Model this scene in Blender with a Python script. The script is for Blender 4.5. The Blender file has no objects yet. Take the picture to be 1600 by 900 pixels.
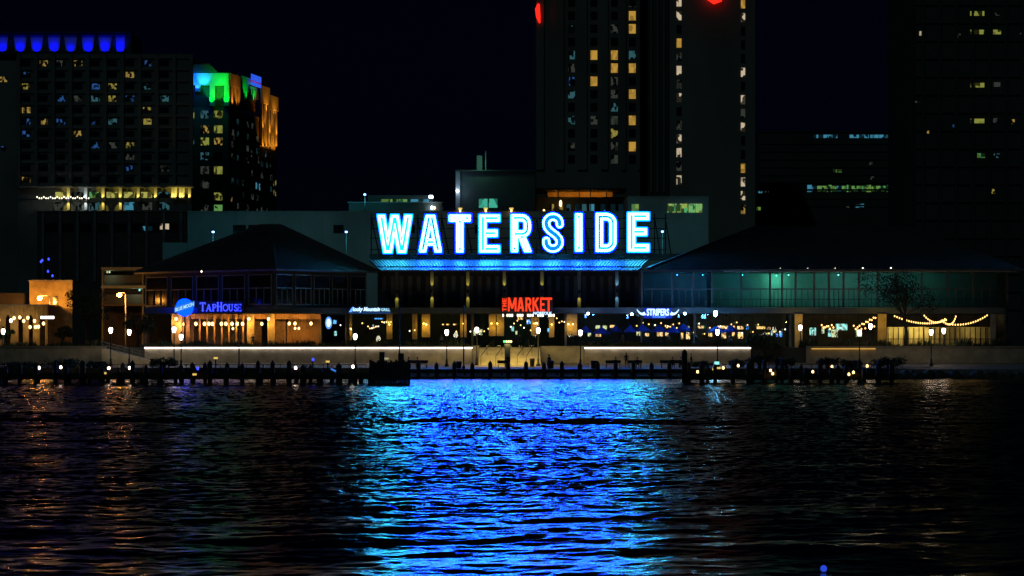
import bpy, bmesh, math, random
import numpy as np
from mathutils import Vector, Matrix
random.seed(7); rng = np.random.default_rng(11)
sc = bpy.context.scene
R = math.radians
# ------------------------------------------------------------------ camera, sky, added fill sun, exposure
F, HOR, CZ = 3900.0, 541.0, 4.0
cam = bpy.data.objects.new('camera', bpy.data.cameras.new('camera'))
sc.collection.objects.link(cam); sc.camera = cam
cam.location = (0, 0, CZ); cam.rotation_euler = (R(90), 0, 0)
cam.data.sensor_width = 36; cam.data.lens = F/1600*36
cam.data.shift_y = (HOR-450)/1600
cam.data.clip_start = 0.5; cam.data.clip_end = 6000
w = bpy.data.worlds.new('World'); sc.world = w; w.use_nodes = True
nt = w.node_tree; nt.nodes.clear()
sky = nt.nodes.new('ShaderNodeTexSky'); sky.sky_type = 'NISHITA'; sky.sun_disc = False
FILL_EL, FILL_AZ = 38, 200
sky.sun_elevation = R(FILL_EL); sky.sun_rotation = R(FILL_AZ)
tint = nt.nodes.new('ShaderNodeMix'); tint.data_type = 'RGBA'; tint.blend_type = 'MULTIPLY'
tint.inputs[0].default_value = 1; tint.inputs[7].default_value = (0.16, 0.22, 1.0, 1)
bg = nt.nodes.new('ShaderNodeBackground'); bg.inputs[1].default_value = 0.0004
wo = nt.nodes.new('ShaderNodeOutputWorld')
nt.links.new(sky.outputs[0], tint.inputs[6]); nt.links.new(tint.outputs[2], bg.inputs[0]); nt.links.new(bg.outputs[0], wo.inputs[0])
sl = bpy.data.lights.new('facade_fill_sun', 'SUN'); sl.energy = 0.045; sl.angle = R(0.5); sl.color = (0.55, 0.95, 1.0)  # added sun for faint facade light, standing in for city glow
so = bpy.data.objects.new('facade_fill_sun', sl); sc.collection.objects.link(so)
# sky sun_rotation turns clockwise from +Y: direction to the added fill sun
az, el = R(FILL_AZ), R(FILL_EL)
tofill = Vector((math.sin(az)*math.cos(el), math.cos(az)*math.cos(el), math.sin(el)))
so.rotation_euler = tofill.to_track_quat('Z', 'Y').to_euler()
sc.view_settings.view_transform = 'Standard'; sc.view_settings.look = 'None'
sc.view_settings.exposure = 0; sc.view_settings.gamma = 1
sc.cycles.use_denoising = True; sc.cycles.denoiser = 'OPENIMAGEDENOISE'; sc.cycles.denoising_prefilter = 'ACCURATE'
sc.cycles.sample_clamp_indirect = 1.5; sc.cycles.sample_clamp_direct = 0
sc.cycles.max_bounces = 6; sc.cycles.diffuse_bounces = 2; sc.cycles.glossy_bounces = 3; sc.cycles.transparent_max_bounces = 12
sc.cycles.caustics_reflective = False; sc.cycles.caustics_refractive = False

# ------------------------------------------------------------------ helpers
def X(px, Y): return (px-800)/F*Y
def Z(py, Y): return CZ+(HOR-py)/F*Y
ORD = ['first','second','third','fourth','fifth','sixth','seventh','eighth','ninth','tenth','eleventh','twelfth','thirteenth','fourteenth','fifteenth','sixteenth','seventeenth','eighteenth','nineteenth','twentieth']
def nth(i):
    if i < 20: return ORD[i]
    t = {20:'twenty',30:'thirty',40:'forty',50:'fifty',60:'sixty'}; n = i+1; a, b = n//10*10, n % 10
    return t[a]+'-'+ORD[b-1] if b else {30:'thirtieth',40:'fortieth',50:'fiftieth',60:'sixtieth'}[a]
def tag(o, label=None, cat=None, group=None, kind=None):
    if label: o['label'] = label
    if cat: o['category'] = cat
    if group: o['group'] = group
    if kind: o['kind'] = kind
    return o
def link(o): sc.collection.objects.link(o); return o
def thing(name, loc, label, cat, group=None, rz=0):
    o = link(bpy.data.objects.new(name, None)); o.location = loc; o.rotation_euler = (0, 0, rz)
    o.empty_display_size = 0.2
    return tag(o, label, cat, group)
KIDS = {}
def kid(o, p):
    o.parent = p; KIDS.setdefault(p.name, []).append(o)
def copy_tree(o, parent=None):
    c = o.copy(); link(c)
    if parent: kid(c, parent)
    for ch in KIDS.get(o.name, []): copy_tree(ch, c)
    return c
def origin(p):
    v = Vector((0, 0, 0))
    while p is not None: v += p.location; p = p.parent
    return v
class MB:
    def __init__(s): s.bm = bmesh.new(); s.mi = 0
    def poly(s, vs):
        f = s.bm.faces.new([s.bm.verts.new(v) for v in vs]); f.material_index = s.mi; return s
    def box(s, x0, x1, y0, y1, z0, z1):
        return s.prism([(x0,y0),(x1,y0),(x1,y1),(x0,y1)], z0, z1)
    def prism(s, pts, z0, z1, top=None):
        n = len(pts); a = [s.bm.verts.new((p[0],p[1],z0)) for p in pts]
        b = [s.bm.verts.new((p[0],p[1],z1)) for p in (top or pts)]
        fs = [s.bm.faces.new(a[::-1]), s.bm.faces.new(b)]
        for i in range(n): fs.append(s.bm.faces.new((a[i],a[(i+1)%n],b[(i+1)%n],b[i])))
        for f in fs: f.material_index = s.mi
        return s
    def px(s, x0, x1, y0, y1, Y, d):      # a box measured in the front plane at distance Y
        return s.box(X(x0,Y), X(x1,Y), Y, Y+d, Z(y1,Y), Z(y0,Y))
    def tube(s, pts, r, n=6, closed=False, cap=True):
        pts = [Vector(p) for p in pts]; m = len(pts); rr = r if isinstance(r, (list, tuple)) else [r]*m
        rings = []
        for i, p in enumerate(pts):
            a = pts[(i-1) % m] if (closed or i > 0) else p
            b = pts[(i+1) % m] if (closed or i < m-1) else p
            d = (b-a); d = d.normalized() if d.length > 1e-9 else Vector((0,0,1))
            up = Vector((0,1,0)) if abs(d.y) < 0.9 else Vector((1,0,0))
            u = d.cross(up).normalized(); v = d.cross(u)
            rings.append([s.bm.verts.new(p+(u*math.cos(2*math.pi*k/n)+v*math.sin(2*math.pi*k/n))*rr[i]) for k in range(n)])
        for i in range(m if closed else m-1):
            A, B = rings[i], rings[(i+1) % m]
            for k in range(n):
                f = s.bm.faces.new((A[k],A[(k+1)%n],B[(k+1)%n],B[k])); f.material_index = s.mi; f.smooth = True
        if cap and not closed:
            s.bm.faces.new(rings[0]).material_index = s.mi; s.bm.faces.new(rings[-1][::-1]).material_index = s.mi
        return s
    def lathe(s, prof, c=(0,0,0), n=12):      # prof: [(r, z)]
        c = Vector(c); return s.tube([c+Vector((0,0,z)) for r, z in prof], [max(r,0.002) for r, z in prof], n)
    def ball(s, c, r, n=8, sz=1.0):
        prof = [(r*math.sin(math.pi*i/n), -r*sz*math.cos(math.pi*i/n)) for i in range(n+1)]
        return s.lathe(prof, c, n+2)
    def bar(s, a, b, wd, hd=None):            # square bar between two points
        a, b = Vector(a), Vector(b); d = (b-a).normalized(); up = Vector((0,0,1)) if abs(d.z) < 0.9 else Vector((0,1,0))
        u = d.cross(up).normalized()*wd/2; v = d.cross(u).normalized()*(hd or wd)/2
        A = [a+u+v, a-u+v, a-u-v, a+u-v]; B = [p+(b-a) for p in A]
        va = [s.bm.verts.new(p) for p in A]; vb = [s.bm.verts.new(p) for p in B]
        s.bm.faces.new(va).material_index = s.mi; s.bm.faces.new(vb[::-1]).material_index = s.mi
        for i in range(4): s.bm.faces.new((va[i],vb[i],vb[(i+1)%4],va[(i+1)%4])).material_index = s.mi
        return s
    def build(s, name, m, parent=None, bevel=0):
        if bevel: bmesh.ops.bevel(s.bm, geom=list(s.bm.edges), offset=bevel, segments=1, affect='EDGES')
        bmesh.ops.recalc_face_normals(s.bm, faces=s.bm.faces)
        if parent is not None: bmesh.ops.translate(s.bm, verts=s.bm.verts, vec=-origin(parent))
        me = bpy.data.meshes.new(name); s.bm.to_mesh(me); s.bm.free()
        for q in (m if isinstance(m, (list, tuple)) else [m]): me.materials.append(q)
        o = link(bpy.data.objects.new(name, me))
        if parent is not None: kid(o, parent)
        return o
def single(mb, name, m, label, cat, group=None, kind=None, bevel=0):
    """a thing that is one mesh; its origin goes to the middle of its base"""
    vs = [v.co for v in mb.bm.verts]
    c = Vector(((min(v.x for v in vs)+max(v.x for v in vs))/2, (min(v.y for v in vs)+max(v.y for v in vs))/2, min(v.z for v in vs)))
    bmesh.ops.translate(mb.bm, verts=mb.bm.verts, vec=-c)
    o = mb.build(name, m, None, bevel); o.location = c
    return tag(o, label, cat, group, kind)
def lamp(kind, loc, power, color, parent=None, target=None, angle=60, radius=0.1, blend=0.6, round_=False):
    # POINT lamps become wide spots turned back from the water, dimming its reflections
    if kind == 'POINT' and not round_: kind, angle, blend, target = 'SPOT', 168, 0.25, Vector(loc)+Vector((0,1,-0.3))
    l = bpy.data.lights.new('bulb_or_fill_light', kind); l.energy = power; l.color = color
    if kind in ('POINT', 'SPOT'): l.shadow_soft_size = radius
    if kind == 'SPOT': l.spot_size = R(angle); l.spot_blend = blend
    o = link(bpy.data.objects.new('bulb_or_fill_light', l)); o.location = Vector(loc)-(origin(parent) if parent is not None else Vector((0,0,0)))
    if parent is not None: kid(o, parent)
    if target is not None: o.rotation_euler = (Vector(loc)-Vector(target)).to_track_quat('Z', 'Y').to_euler()
    return o

# ------------------------------------------------------------------ materials
def mat(name, col, rough=0.7, var=0.25, scale=1.5, metal=0.0, bump=0.0, stretch=(1,1,1), spec=0.5):
    m = bpy.data.materials.new(name); m.use_nodes = True; t = m.node_tree; p = t.nodes['Principled BSDF']
    p.inputs['Roughness'].default_value = rough; p.inputs['Metallic'].default_value = metal; p.inputs['Specular IOR Level'].default_value = spec
    tc = t.nodes.new('ShaderNodeTexCoord'); mp = t.nodes.new('ShaderNodeMapping'); mp.inputs['Scale'].default_value = stretch
    n = t.nodes.new('ShaderNodeTexNoise'); n.inputs['Scale'].default_value = scale; n.inputs['Detail'].default_value = 6
    t.links.new(tc.outputs['Object'], mp.inputs[0]); t.links.new(mp.outputs[0], n.inputs['Vector'])
    cr = t.nodes.new('ShaderNodeValToRGB'); cr.color_ramp.elements[0].position = 0.3; cr.color_ramp.elements[1].position = 0.7
    cr.color_ramp.elements[0].color = tuple(c*(1-var) for c in col)+(1,); cr.color_ramp.elements[1].color = tuple(min(1, c*(1+var)) for c in col)+(1,)
    t.links.new(n.outputs[0], cr.inputs[0]); t.links.new(cr.outputs[0], p.inputs['Base Color'])
    if bump:
        b = t.nodes.new('ShaderNodeBump'); b.inputs['Strength'].default_value = bump; b.inputs['Distance'].default_value = 0.05
        t.links.new(n.outputs[0], b.inputs['Height']); t.links.new(b.outputs[0], p.inputs['Normal'])
    return m
def emat(name, col, st, core=(0.02,0.02,0.02)):
    m = bpy.data.materials.new(name); m.use_nodes = True; p = m.node_tree.nodes['Principled BSDF']
    p.inputs['Base Color'].default_value = core+(1,); p.inputs['Emission Color'].default_value = col+(1,); p.inputs['Emission Strength'].default_value = st
    return m
def winmat(name, col, st, lo=0.04, scale=0.55, cut=0.5, soft=0.12, col2=None):
    """a lit room seen through its window: patches of curtain, lamp and dark furniture, different behind every pane"""
    m = bpy.data.materials.new(name); m.use_nodes = True; t = m.node_tree; p = t.nodes['Principled BSDF']
    p.inputs['Base Color'].default_value = (0.01,0.012,0.015,1); p.inputs['Roughness'].default_value = 0.15
    tc = t.nodes.new('ShaderNodeTexCoord'); oi = t.nodes.new('ShaderNodeObjectInfo')
    ad = t.nodes.new('ShaderNodeVectorMath'); ad.operation = 'ADD'
    mu = t.nodes.new('ShaderNodeMath'); mu.operation = 'MULTIPLY'; mu.inputs[1].default_value = 73.0
    t.links.new(oi.outputs['Random'], mu.inputs[0]); t.links.new(tc.outputs['Object'], ad.inputs[0]); t.links.new(mu.outputs[0], ad.inputs[1])
    mp = t.nodes.new('ShaderNodeMapping'); mp.inputs['Scale'].default_value = (1.5, 1.0, 0.9)
    v = t.nodes.new('ShaderNodeTexVoronoi'); v.inputs['Scale'].default_value = scale; v.distance = 'CHEBYCHEV'
    t.links.new(ad.outputs[0], mp.inputs[0]); t.links.new(mp.outputs[0], v.inputs['Vector'])
    sp = t.nodes.new('ShaderNodeSeparateColor'); t.links.new(v.outputs['Color'], sp.inputs[0])
    mr = t.nodes.new('ShaderNodeMapRange'); mr.inputs[1].default_value = cut-soft; mr.inputs[2].default_value = cut+soft
    mr.inputs[3].default_value = lo; mr.inputs[4].default_value = 1.0
    t.links.new(sp.outputs[0], mr.inputs[0])
    ms = t.nodes.new('ShaderNodeMath'); ms.operation = 'MULTIPLY'; ms.inputs[1].default_value = st
    t.links.new(mr.outputs[0], ms.inputs[0]); t.links.new(ms.outputs[0], p.inputs['Emission Strength'])
    if col2:
        mx = t.nodes.new('ShaderNodeMix'); mx.data_type = 'RGBA'; mx.inputs[6].default_value = col+(1,); mx.inputs[7].default_value = col2+(1,)
        t.links.new(sp.outputs[1], mx.inputs[0]); t.links.new(mx.outputs[2], p.inputs['Emission Color'])
    else: p.inputs['Emission Color'].default_value = col+(1,)
    m.cycles.emission_sampling = 'NONE'
    return m
def glassmat(name, tintc=(0.8,0.95,0.95)):
    m = bpy.data.materials.new(name); m.use_nodes = True; t = m.node_tree; t.nodes.clear()
    tr = t.nodes.new('ShaderNodeBsdfTransparent'); tr.inputs[0].default_value = tintc+(1,)
    gl = t.nodes.new('ShaderNodeBsdfGlossy'); gl.inputs['Roughness'].default_value = 0.01
    fr = t.nodes.new('ShaderNodeFresnel'); mx = t.nodes.new('ShaderNodeMixShader'); o = t.nodes.new('ShaderNodeOutputMaterial')
    t.links.new(fr.outputs[0], mx.inputs[0]); t.links.new(tr.outputs[0], mx.inputs[1]); t.links.new(gl.outputs[0], mx.inputs[2]); t.links.new(mx.outputs[0], o.inputs[0])
    return m
M = dict(
 stone=mat('pale_stone', (0.52,0.46,0.34), 0.85, 0.25, 0.8, bump=0.4),
 cap=mat('coping_stone', (0.4,0.38,0.34), 0.8),
 concrete=mat('concrete', (0.26,0.27,0.27), 0.85, 0.3, 0.5),
 garage=mat('pale_precast', (0.34,0.37,0.36), 0.85, 0.3, 0.12),
 paving=mat('paving', (0.30,0.27,0.24), 0.65, 0.3, 2.0, bump=0.2),
 asphalt=mat('asphalt', (0.05,0.05,0.05), 0.9),
 brick=mat('dark_brick', (0.13,0.10,0.085), 0.85, 0.35, 0.4),
 brown=mat('brown_brick', (0.22,0.13,0.08), 0.85, 0.4, 3.0, bump=0.4),
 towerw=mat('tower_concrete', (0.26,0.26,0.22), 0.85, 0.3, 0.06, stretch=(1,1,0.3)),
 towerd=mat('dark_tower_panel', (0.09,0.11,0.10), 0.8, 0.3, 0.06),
 hotelw=mat('hotel_stone', (0.22,0.24,0.23), 0.85, 0.3, 0.05),
 officew=mat('office_stone', (0.3,0.28,0.25), 0.8, 0.2, 0.1),
 white=mat('white_panel', (0.7,0.7,0.68), 0.7, 0.12, 0.4),
 ochre=mat('ochre_plaster', (0.55,0.40,0.18), 0.85, 0.25, 1.2, bump=0.2),
 wood=mat('wood_slat', (0.38,0.20,0.08), 0.6, 0.35, 2.0, stretch=(4,4,0.5)),
 timber=mat('wet_timber', (0.035,0.03,0.026), 0.7, 0.4, 3.0, bump=0.5, stretch=(3,3,0.4)),
 roof=mat('dark_metal_roof', (0.15,0.16,0.19), 0.45, 0.2, 0.7, metal=0.3),
 canopy=mat('painted_seam_roof', (0.065,0.072,0.09), 0.5, 0.12, 1.0),
 steel=mat('black_steel', (0.02,0.02,0.022), 0.5, 0.2, 4.0, metal=0.4),
 frame=mat('grey_aluminium', (0.22,0.25,0.28), 0.45, 0.1, 4.0, metal=0.3),
 darkwall=mat('dark_cladding', (0.06,0.065,0.07), 0.7, 0.25, 0.8),
 stripe=mat('grey_cladding', (0.20,0.21,0.23), 0.7, 0.25, 0.8),
 fascia=mat('blue_grey_fascia', (0.09,0.12,0.16), 0.55, 0.15, 1.0),
 dglass=mat('dark_glass', (0.012,0.014,0.018), 0.12, 0.3, 0.3),
 leaf=mat('dark_leaves', (0.045,0.075,0.03), 0.7, 0.5, 2.0),
 grassy=mat('planter_leaves', (0.10,0.10,0.035), 0.7, 0.5, 2.0),
 bark=mat('bark', (0.06,0.045,0.035), 0.9, 0.4, 4.0, bump=0.6),
 blue_cloth=mat('blue_canvas', (0.02,0.06,0.45), 0.8, 0.2, 2.0),
 sign_blue=mat('sign_blue_paint', (0.02,0.05,0.55), 0.5, 0.1, 2.0),
 sign_dark=mat('sign_dark_paint', (0.012,0.02,0.06), 0.5),
 cloth=mat('dark_cloth', (0.03,0.03,0.04), 0.9, 0.4, 6.0),
 cloth2=mat('grey_cloth', (0.14,0.13,0.15), 0.9, 0.4, 6.0),
 cloth3=mat('pale_cloth', (0.42,0.36,0.32), 0.9, 0.3, 6.0),
 skin=mat('skin', (0.42,0.25,0.17), 0.6, 0.1, 8.0),
 hair=mat('hair', (0.02,0.015,0.01), 0.6, 0.3, 20.0),
 rock=mat('shore_rock', (0.12,0.115,0.10), 0.85, 0.4, 1.5, bump=0.6),
 ground=mat('city_ground', (0.10,0.10,0.095), 0.9, 0.3, 0.1),
 interior=mat('interior_wall', (0.16,0.14,0.12), 0.85, 0.4, 0.7),
 teal_int=mat('pale_interior', (0.55,0.58,0.55), 0.85, 0.15, 0.6),
 glass=glassmat('clear_glass'),
)
E = dict(
 lamp=emat('lamp_glow', (1.0,0.80,0.62), 12), lampw=emat('warm_bulb', (1.0,0.62,0.22), 4), sodium=emat('sodium_glow', (1.0,0.36,0.05), 170),
 cyan=emat('cyan_lamp_glow', (0.12,0.6,1.0), 110), flood=emat('white_flood', (0.65,0.85,1.0), 30), led=emat('led_strip_glow', (1.0,0.88,0.84), 5.0),
 dot=emat('small_white_light', (1.0,0.9,0.7), 4), bluehead=emat('bluish_pole_head', (0.18,0.4,1.0), 7), bluedot=emat('small_blue_light', (0.03,0.05,1.0), 3), string=emat('string_bulb_glow', (1.0,0.55,0.15), 3.5),
 amberstrip=emat('amber_strip_glow', (1.0,0.55,0.1), 0.8), amber=emat('amber_sconce_glow', (1.0,0.65,0.12), 12), green=emat('green_glow', (0.05,0.9,0.12), 4), orange=emat('orange_glow', (1.0,0.32,0.03), 4),
 red=emat('red_letter_glow', (1.0,0.045,0.012), 1.35), redlogo=emat('red_logo_glow', (1.0,0.02,0.01), 1.5),
 tap=emat('blue_letter_glow', (0.03,0.05,1.0), 3.0), moon=emat('blue_disc_glow', (0.0,0.022,0.95), 7.0), ice=emat('ice_blue_glow', (0.40,0.80,1.0), 1.2),
 icew=emat('white_blue_letter_glow', (0.45,0.7,1.0), 2.2), dom=emat('tower_letter_glow', (0.03,0.12,1.0), 0.8), domred=emat('tower_line_glow', (0.9,0.03,0.3), 0.35),
 screen=emat('teal_screen_glow', (0.25,0.85,0.75), 1.4), screenb=emat('blue_screen_glow', (0.1,0.3,1.0), 1.6), board=emat('amber_board_glow', (1.0,0.66,0.14), 0.85),
 pale=emat('pale_board_glow', (0.85,0.85,0.45), 0.55), neonw=emat('white_neon_glow', (1.0,0.85,0.65), 5), banner=emat('blue_banner_glow', (0.05,0.25,0.9), 0.7),
)
for k_ in ('dot','string','bluedot','screen','screenb','board','pale','ice','banner','dom','domred','redlogo','green'): E[k_].cycles.emission_sampling = 'NONE'
# ------------------------------------------------------------------ water: one sheet of real waves, finer towards the camera
def make_water():
    ys = [-400,-200,-80,-30,0,20,32]
    y = 38.0
    while y < 307: ys.append(y); y += min(max(0.085, 0.0013*y), 0.27)
    ys.append(309.0)
    cols = [-4000,-2200,-1200,-700]+list(np.arange(-460.7, 2060, 3.1))+[2300,2800,3800,5600]
    ys = np.array(ys); cols = np.array(cols, float)
    Yg = np.repeat(ys[:,None], len(cols), 1)
    base = np.maximum(Yg, 60*0+38)
    Xg = (cols[None,:]-800)/F*base
    # far side columns have a minimum spread
    for k, ext in ((0,-420),(1,-260),(2,-120),(-1,420),(-2,260),(-3,120)):
        Xg[:,k] = np.minimum(Xg[:,k], ext) if ext < 0 else np.maximum(Xg[:,k], ext)
    Zg = np.zeros_like(Xg)
    lowf = 0.5+0.25*np.sin(Xg*0.11+Yg*0.05+1)+0.25*np.sin(Xg*-0.05+Yg*0.083+2.2)
    calm = np.clip((Yg-50)/22, 0, 1); chop = 0.55+0.45*calm
    chop = chop*(0.8+0.4*lowf)
    N = 72
    for i in range(N):
        lam = 0.36*(11/0.36)**(i/(N-1)); k = 2*math.pi/lam
        th = math.pi/2+rng.normal(0, 0.75); ph = rng.uniform(0, 6.28)
        a = SLOPE*math.sqrt(2/N)/k*(1.4 if lam < 1.8 else 0.34)
        kx, ky = k*math.cos(th), k*math.sin(th)
        s = np.sin(kx*Xg+ky*Yg+ph)
        s = s+0.25*np.sin(2*(kx*Xg+ky*Yg+ph)+math.pi/2)
        Zg += a*s*(chop if lam < 2.2 else 1.0)
    # the wake that crosses the river
    yy = Yg+Xg*0.10+1.4*np.sin(Xg*0.12)+0.5*np.sin(Xg*0.37+2)
    Zg += 0.17*np.exp(-((yy-133)/6.5)**2)*np.cos((yy-133)*2*math.pi/7.0)*(0.6+0.4*np.sin(Xg*0.23+1.0))
    Zg += 0.03*np.exp(-((Yg-Xg*0.05-52)/5)**2)*np.cos((Yg-Xg*0.05-52)*2*math.pi/3.1)
    Zg[:, :4] = 0; Zg[:, -4:] = 0; Zg[:7] = 0
    nr, nc = Xg.shape
    co = np.stack([Xg, Yg, Zg], -1).astype(np.float32).reshape(-1)
    me = bpy.data.meshes.new('water'); me.vertices.add(nr*nc); me.vertices.foreach_set('co', co)
    idx = np.arange(nr*nc, dtype=np.int32).reshape(nr, nc)
    q = np.stack([idx[:-1,:-1], idx[:-1,1:], idx[1:,1:], idx[1:,:-1]], -1).reshape(-1)
    nf = (nr-1)*(nc-1)
    me.loops.add(nf*4); me.loops.foreach_set('vertex_index', q)
    me.polygons.add(nf); me.polygons.foreach_set('loop_start', np.arange(0, nf*4, 4, dtype=np.int32)); me.polygons.foreach_set('loop_total', np.full(nf, 4, dtype=np.int32))
    me.polygons.foreach_set('use_smooth', np.ones(nf, dtype=bool)); me.update(calc_edges=True)
    m = bpy.data.materials.new('river_water'); m.use_nodes = True; t = m.node_tree; p = t.nodes['Principled BSDF']
    p.inputs['Base Color'].default_value = (0.002,0.004,0.006,1); p.inputs['Roughness'].default_value = 0.13; p.inputs['IOR'].default_value = 1.333
    tc = t.nodes.new('ShaderNodeTexCoord'); mp = t.nodes.new('ShaderNodeMapping'); mp.inputs['Scale'].default_value = (0.8,1.25,1)
    n = t.nodes.new('ShaderNodeTexNoise'); n.inputs['Scale'].default_value = 6.0; n.inputs['Detail'].default_value = 3
    b = t.nodes.new('ShaderNodeBump'); b.inputs['Distance'].default_value = 0.06
    t.links.new(tc.outputs['Object'], mp.inputs[0]); t.links.new(mp.outputs[0], n.inputs['Vector']); t.links.new(n.outputs[0], b.inputs['Height']); t.links.new(b.outputs[0], p.inputs['Normal'])
    # wind ruffles the river in patches: slicks and fine chop
    n2 = t.nodes.new('ShaderNodeTexNoise'); n2.inputs['Scale'].default_value = 0.045; n2.inputs['Detail'].default_value = 2
    r2 = t.nodes.new('ShaderNodeMapRange'); r2.inputs[1].default_value = 0.38; r2.inputs[2].default_value = 0.62; r2.inputs[3].default_value = 0.4; r2.inputs[4].default_value = 1.0
    t.links.new(tc.outputs['Object'], n2.inputs['Vector']); t.links.new(n2.outputs[0], r2.inputs[0])
    sx_ = t.nodes.new('ShaderNodeSeparateXYZ'); t.links.new(tc.outputs['Object'], sx_.inputs[0])
    r3 = t.nodes.new('ShaderNodeMapRange'); r3.inputs[1].default_value = 48; r3.inputs[2].default_value = 78; r3.inputs[3].default_value = 0.3; r3.inputs[4].default_value = 1.0
    t.links.new(sx_.outputs[1], r3.inputs[0])
    mm = t.nodes.new('ShaderNodeMath'); mm.operation = 'MULTIPLY'; t.links.new(r2.outputs[0], mm.inputs[0]); t.links.new(r3.outputs[0], mm.inputs[1]); t.links.new(mm.outputs[0], b.inputs['Strength'])
    me.materials.append(m); o = link(bpy.data.objects.new('water', me)); tag(o, kind='structure')
SLOPE = 0.125
make_water()

# ------------------------------------------------------------------ ground, wharf, promenade
YQ, YP, YW, YF = 305.0, 308.0, 320.0, 336.0
def struct(mb, name, m): return tag(mb.build(name, m), kind='structure')
struct(MB().box(-900,900,YW+0.6,5000,-1,3.85), 'ground', M['ground'])
struct(MB().box(-300,300,YQ,YP+0.2,0.22,0.42), 'wharf_deck', M['paving'])
struct(MB().box(-300,300,YQ+0.15,YP,-2,0.215), 'quay_wall', M['timber'])
mb = MB(); pr = [(YP,-1,1.15),(YW,-1,1.85)]
mb.bm.verts.ensure_lookup_table()
vs = [mb.bm.verts.new(v) for v in [(-300,YP,-1.5),(300,YP,-1.5),(300,YW+0.55,-1.5),(-300,YW+0.55,-1.5),(-300,YP,1.15),(300,YP,1.15),(300,YW+0.55,1.88),(-300,YW+0.55,1.88)]]
for f in ((0,3,2,1),(4,5,6,7),(0,1,5,4),(1,2,6,5),(2,3,7,6),(3,0,4,7)): mb.bm.faces.new([vs[i] for i in f])
struct(mb, 'promenade', M['paving'])
def zprom(Y): return 1.15+(Y-YP)/(YW+0.55-YP)*0.73

# ------------------------------------------------------------------ lettering: stroke letters as level sets of a distance field
def seg_box(P, a, b, hw):
    a, b = np.array(a, float), np.array(b, float); d = b-a; L = np.hypot(*d); u = d/L
    r = P-(a+b)/2; qu = np.abs(r@u)-L/2; qv = np.abs(r@np.array([-u[1],u[0]]))-hw
    return np.hypot(np.maximum(qu,0), np.maximum(qv,0))+np.minimum(np.maximum(qu,qv),0)
def seg_cap(P, a, b, hw):
    a, b = np.array(a, float), np.array(b, float); d = b-a; h = np.clip((P-a)@d/(d@d), 0, 1)
    return np.hypot(*(np.moveaxis(P-a-h[...,None]*d, -1, 0)))-hw
def contours(fld, xs, ys, lev):
    g = fld-lev; g = np.where(np.abs(g) < 1e-9, 1e-9, g); segs = {}
    def ip(i, j, k, l):
        t = g[i,j]/(g[i,j]-g[k,l]); return (xs[j]+(xs[l]-xs[j])*t, ys[i]+(ys[k]-ys[i])*t)
    nxt = {}; pos = {}
    for i in range(g.shape[0]-1):
        for j in range(g.shape[1]-1):
            c = [(i,j),(i,j+1),(i+1,j+1),(i+1,j)]; s = [g[q] < 0 for q in c]
            if all(s) or not any(s): continue
            cr = []
            for e in range(4):
                a, b = c[e], c[(e+1)%4]
                if s[e] != s[(e+1)%4]:
                    key = (min(a,b), max(a,b)); pos[key] = ip(*min(a,b), *max(a,b)); cr.append((key, s[e]))
            for q in range(0, len(cr)-1, 2):
                a, b = cr[q], cr[q+1]
                nxt.setdefault(a[0], []).append(b[0]); nxt.setdefault(b[0], []).append(a[0])
    out = []; seen = set()
    for st in list(nxt):
        if st in seen: continue
        loop = [st]; seen.add(st); cur = st
        while True:
            nx = [n for n in nxt[cur] if n not in seen]
            if not nx: break
            cur = nx[0]; seen.add(cur); loop.append(cur)
        pts = [pos[k] for k in loop]
        if len(pts) < 8: continue
        # thin out points that lie on a straight run
        keep = []
        n = len(pts)
        for i in range(n):
            a = keep[-1] if keep else pts[i-1]; p = pts[i]; b = pts[(i+1) % n]
            cx = (p[0]-a[0])*(b[1]-p[1])-(p[1]-a[1])*(b[0]-p[0])
            if abs(cx) > 0.004*max(1, math.hypot(b[0]-a[0], b[1]-a[1])) or math.hypot(p[0]-a[0], p[1]-a[1]) > 4: keep.append(p)
        out.append(keep)
    return out
def arc(cx, cy, r, a0, a1, n=10, ry=None):
    return [(cx+r*math.cos(R(a0+(a1-a0)*i/n)), cy+(ry or r)*math.sin(R(a0+(a1-a0)*i/n))) for i in range(n+1)]
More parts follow.
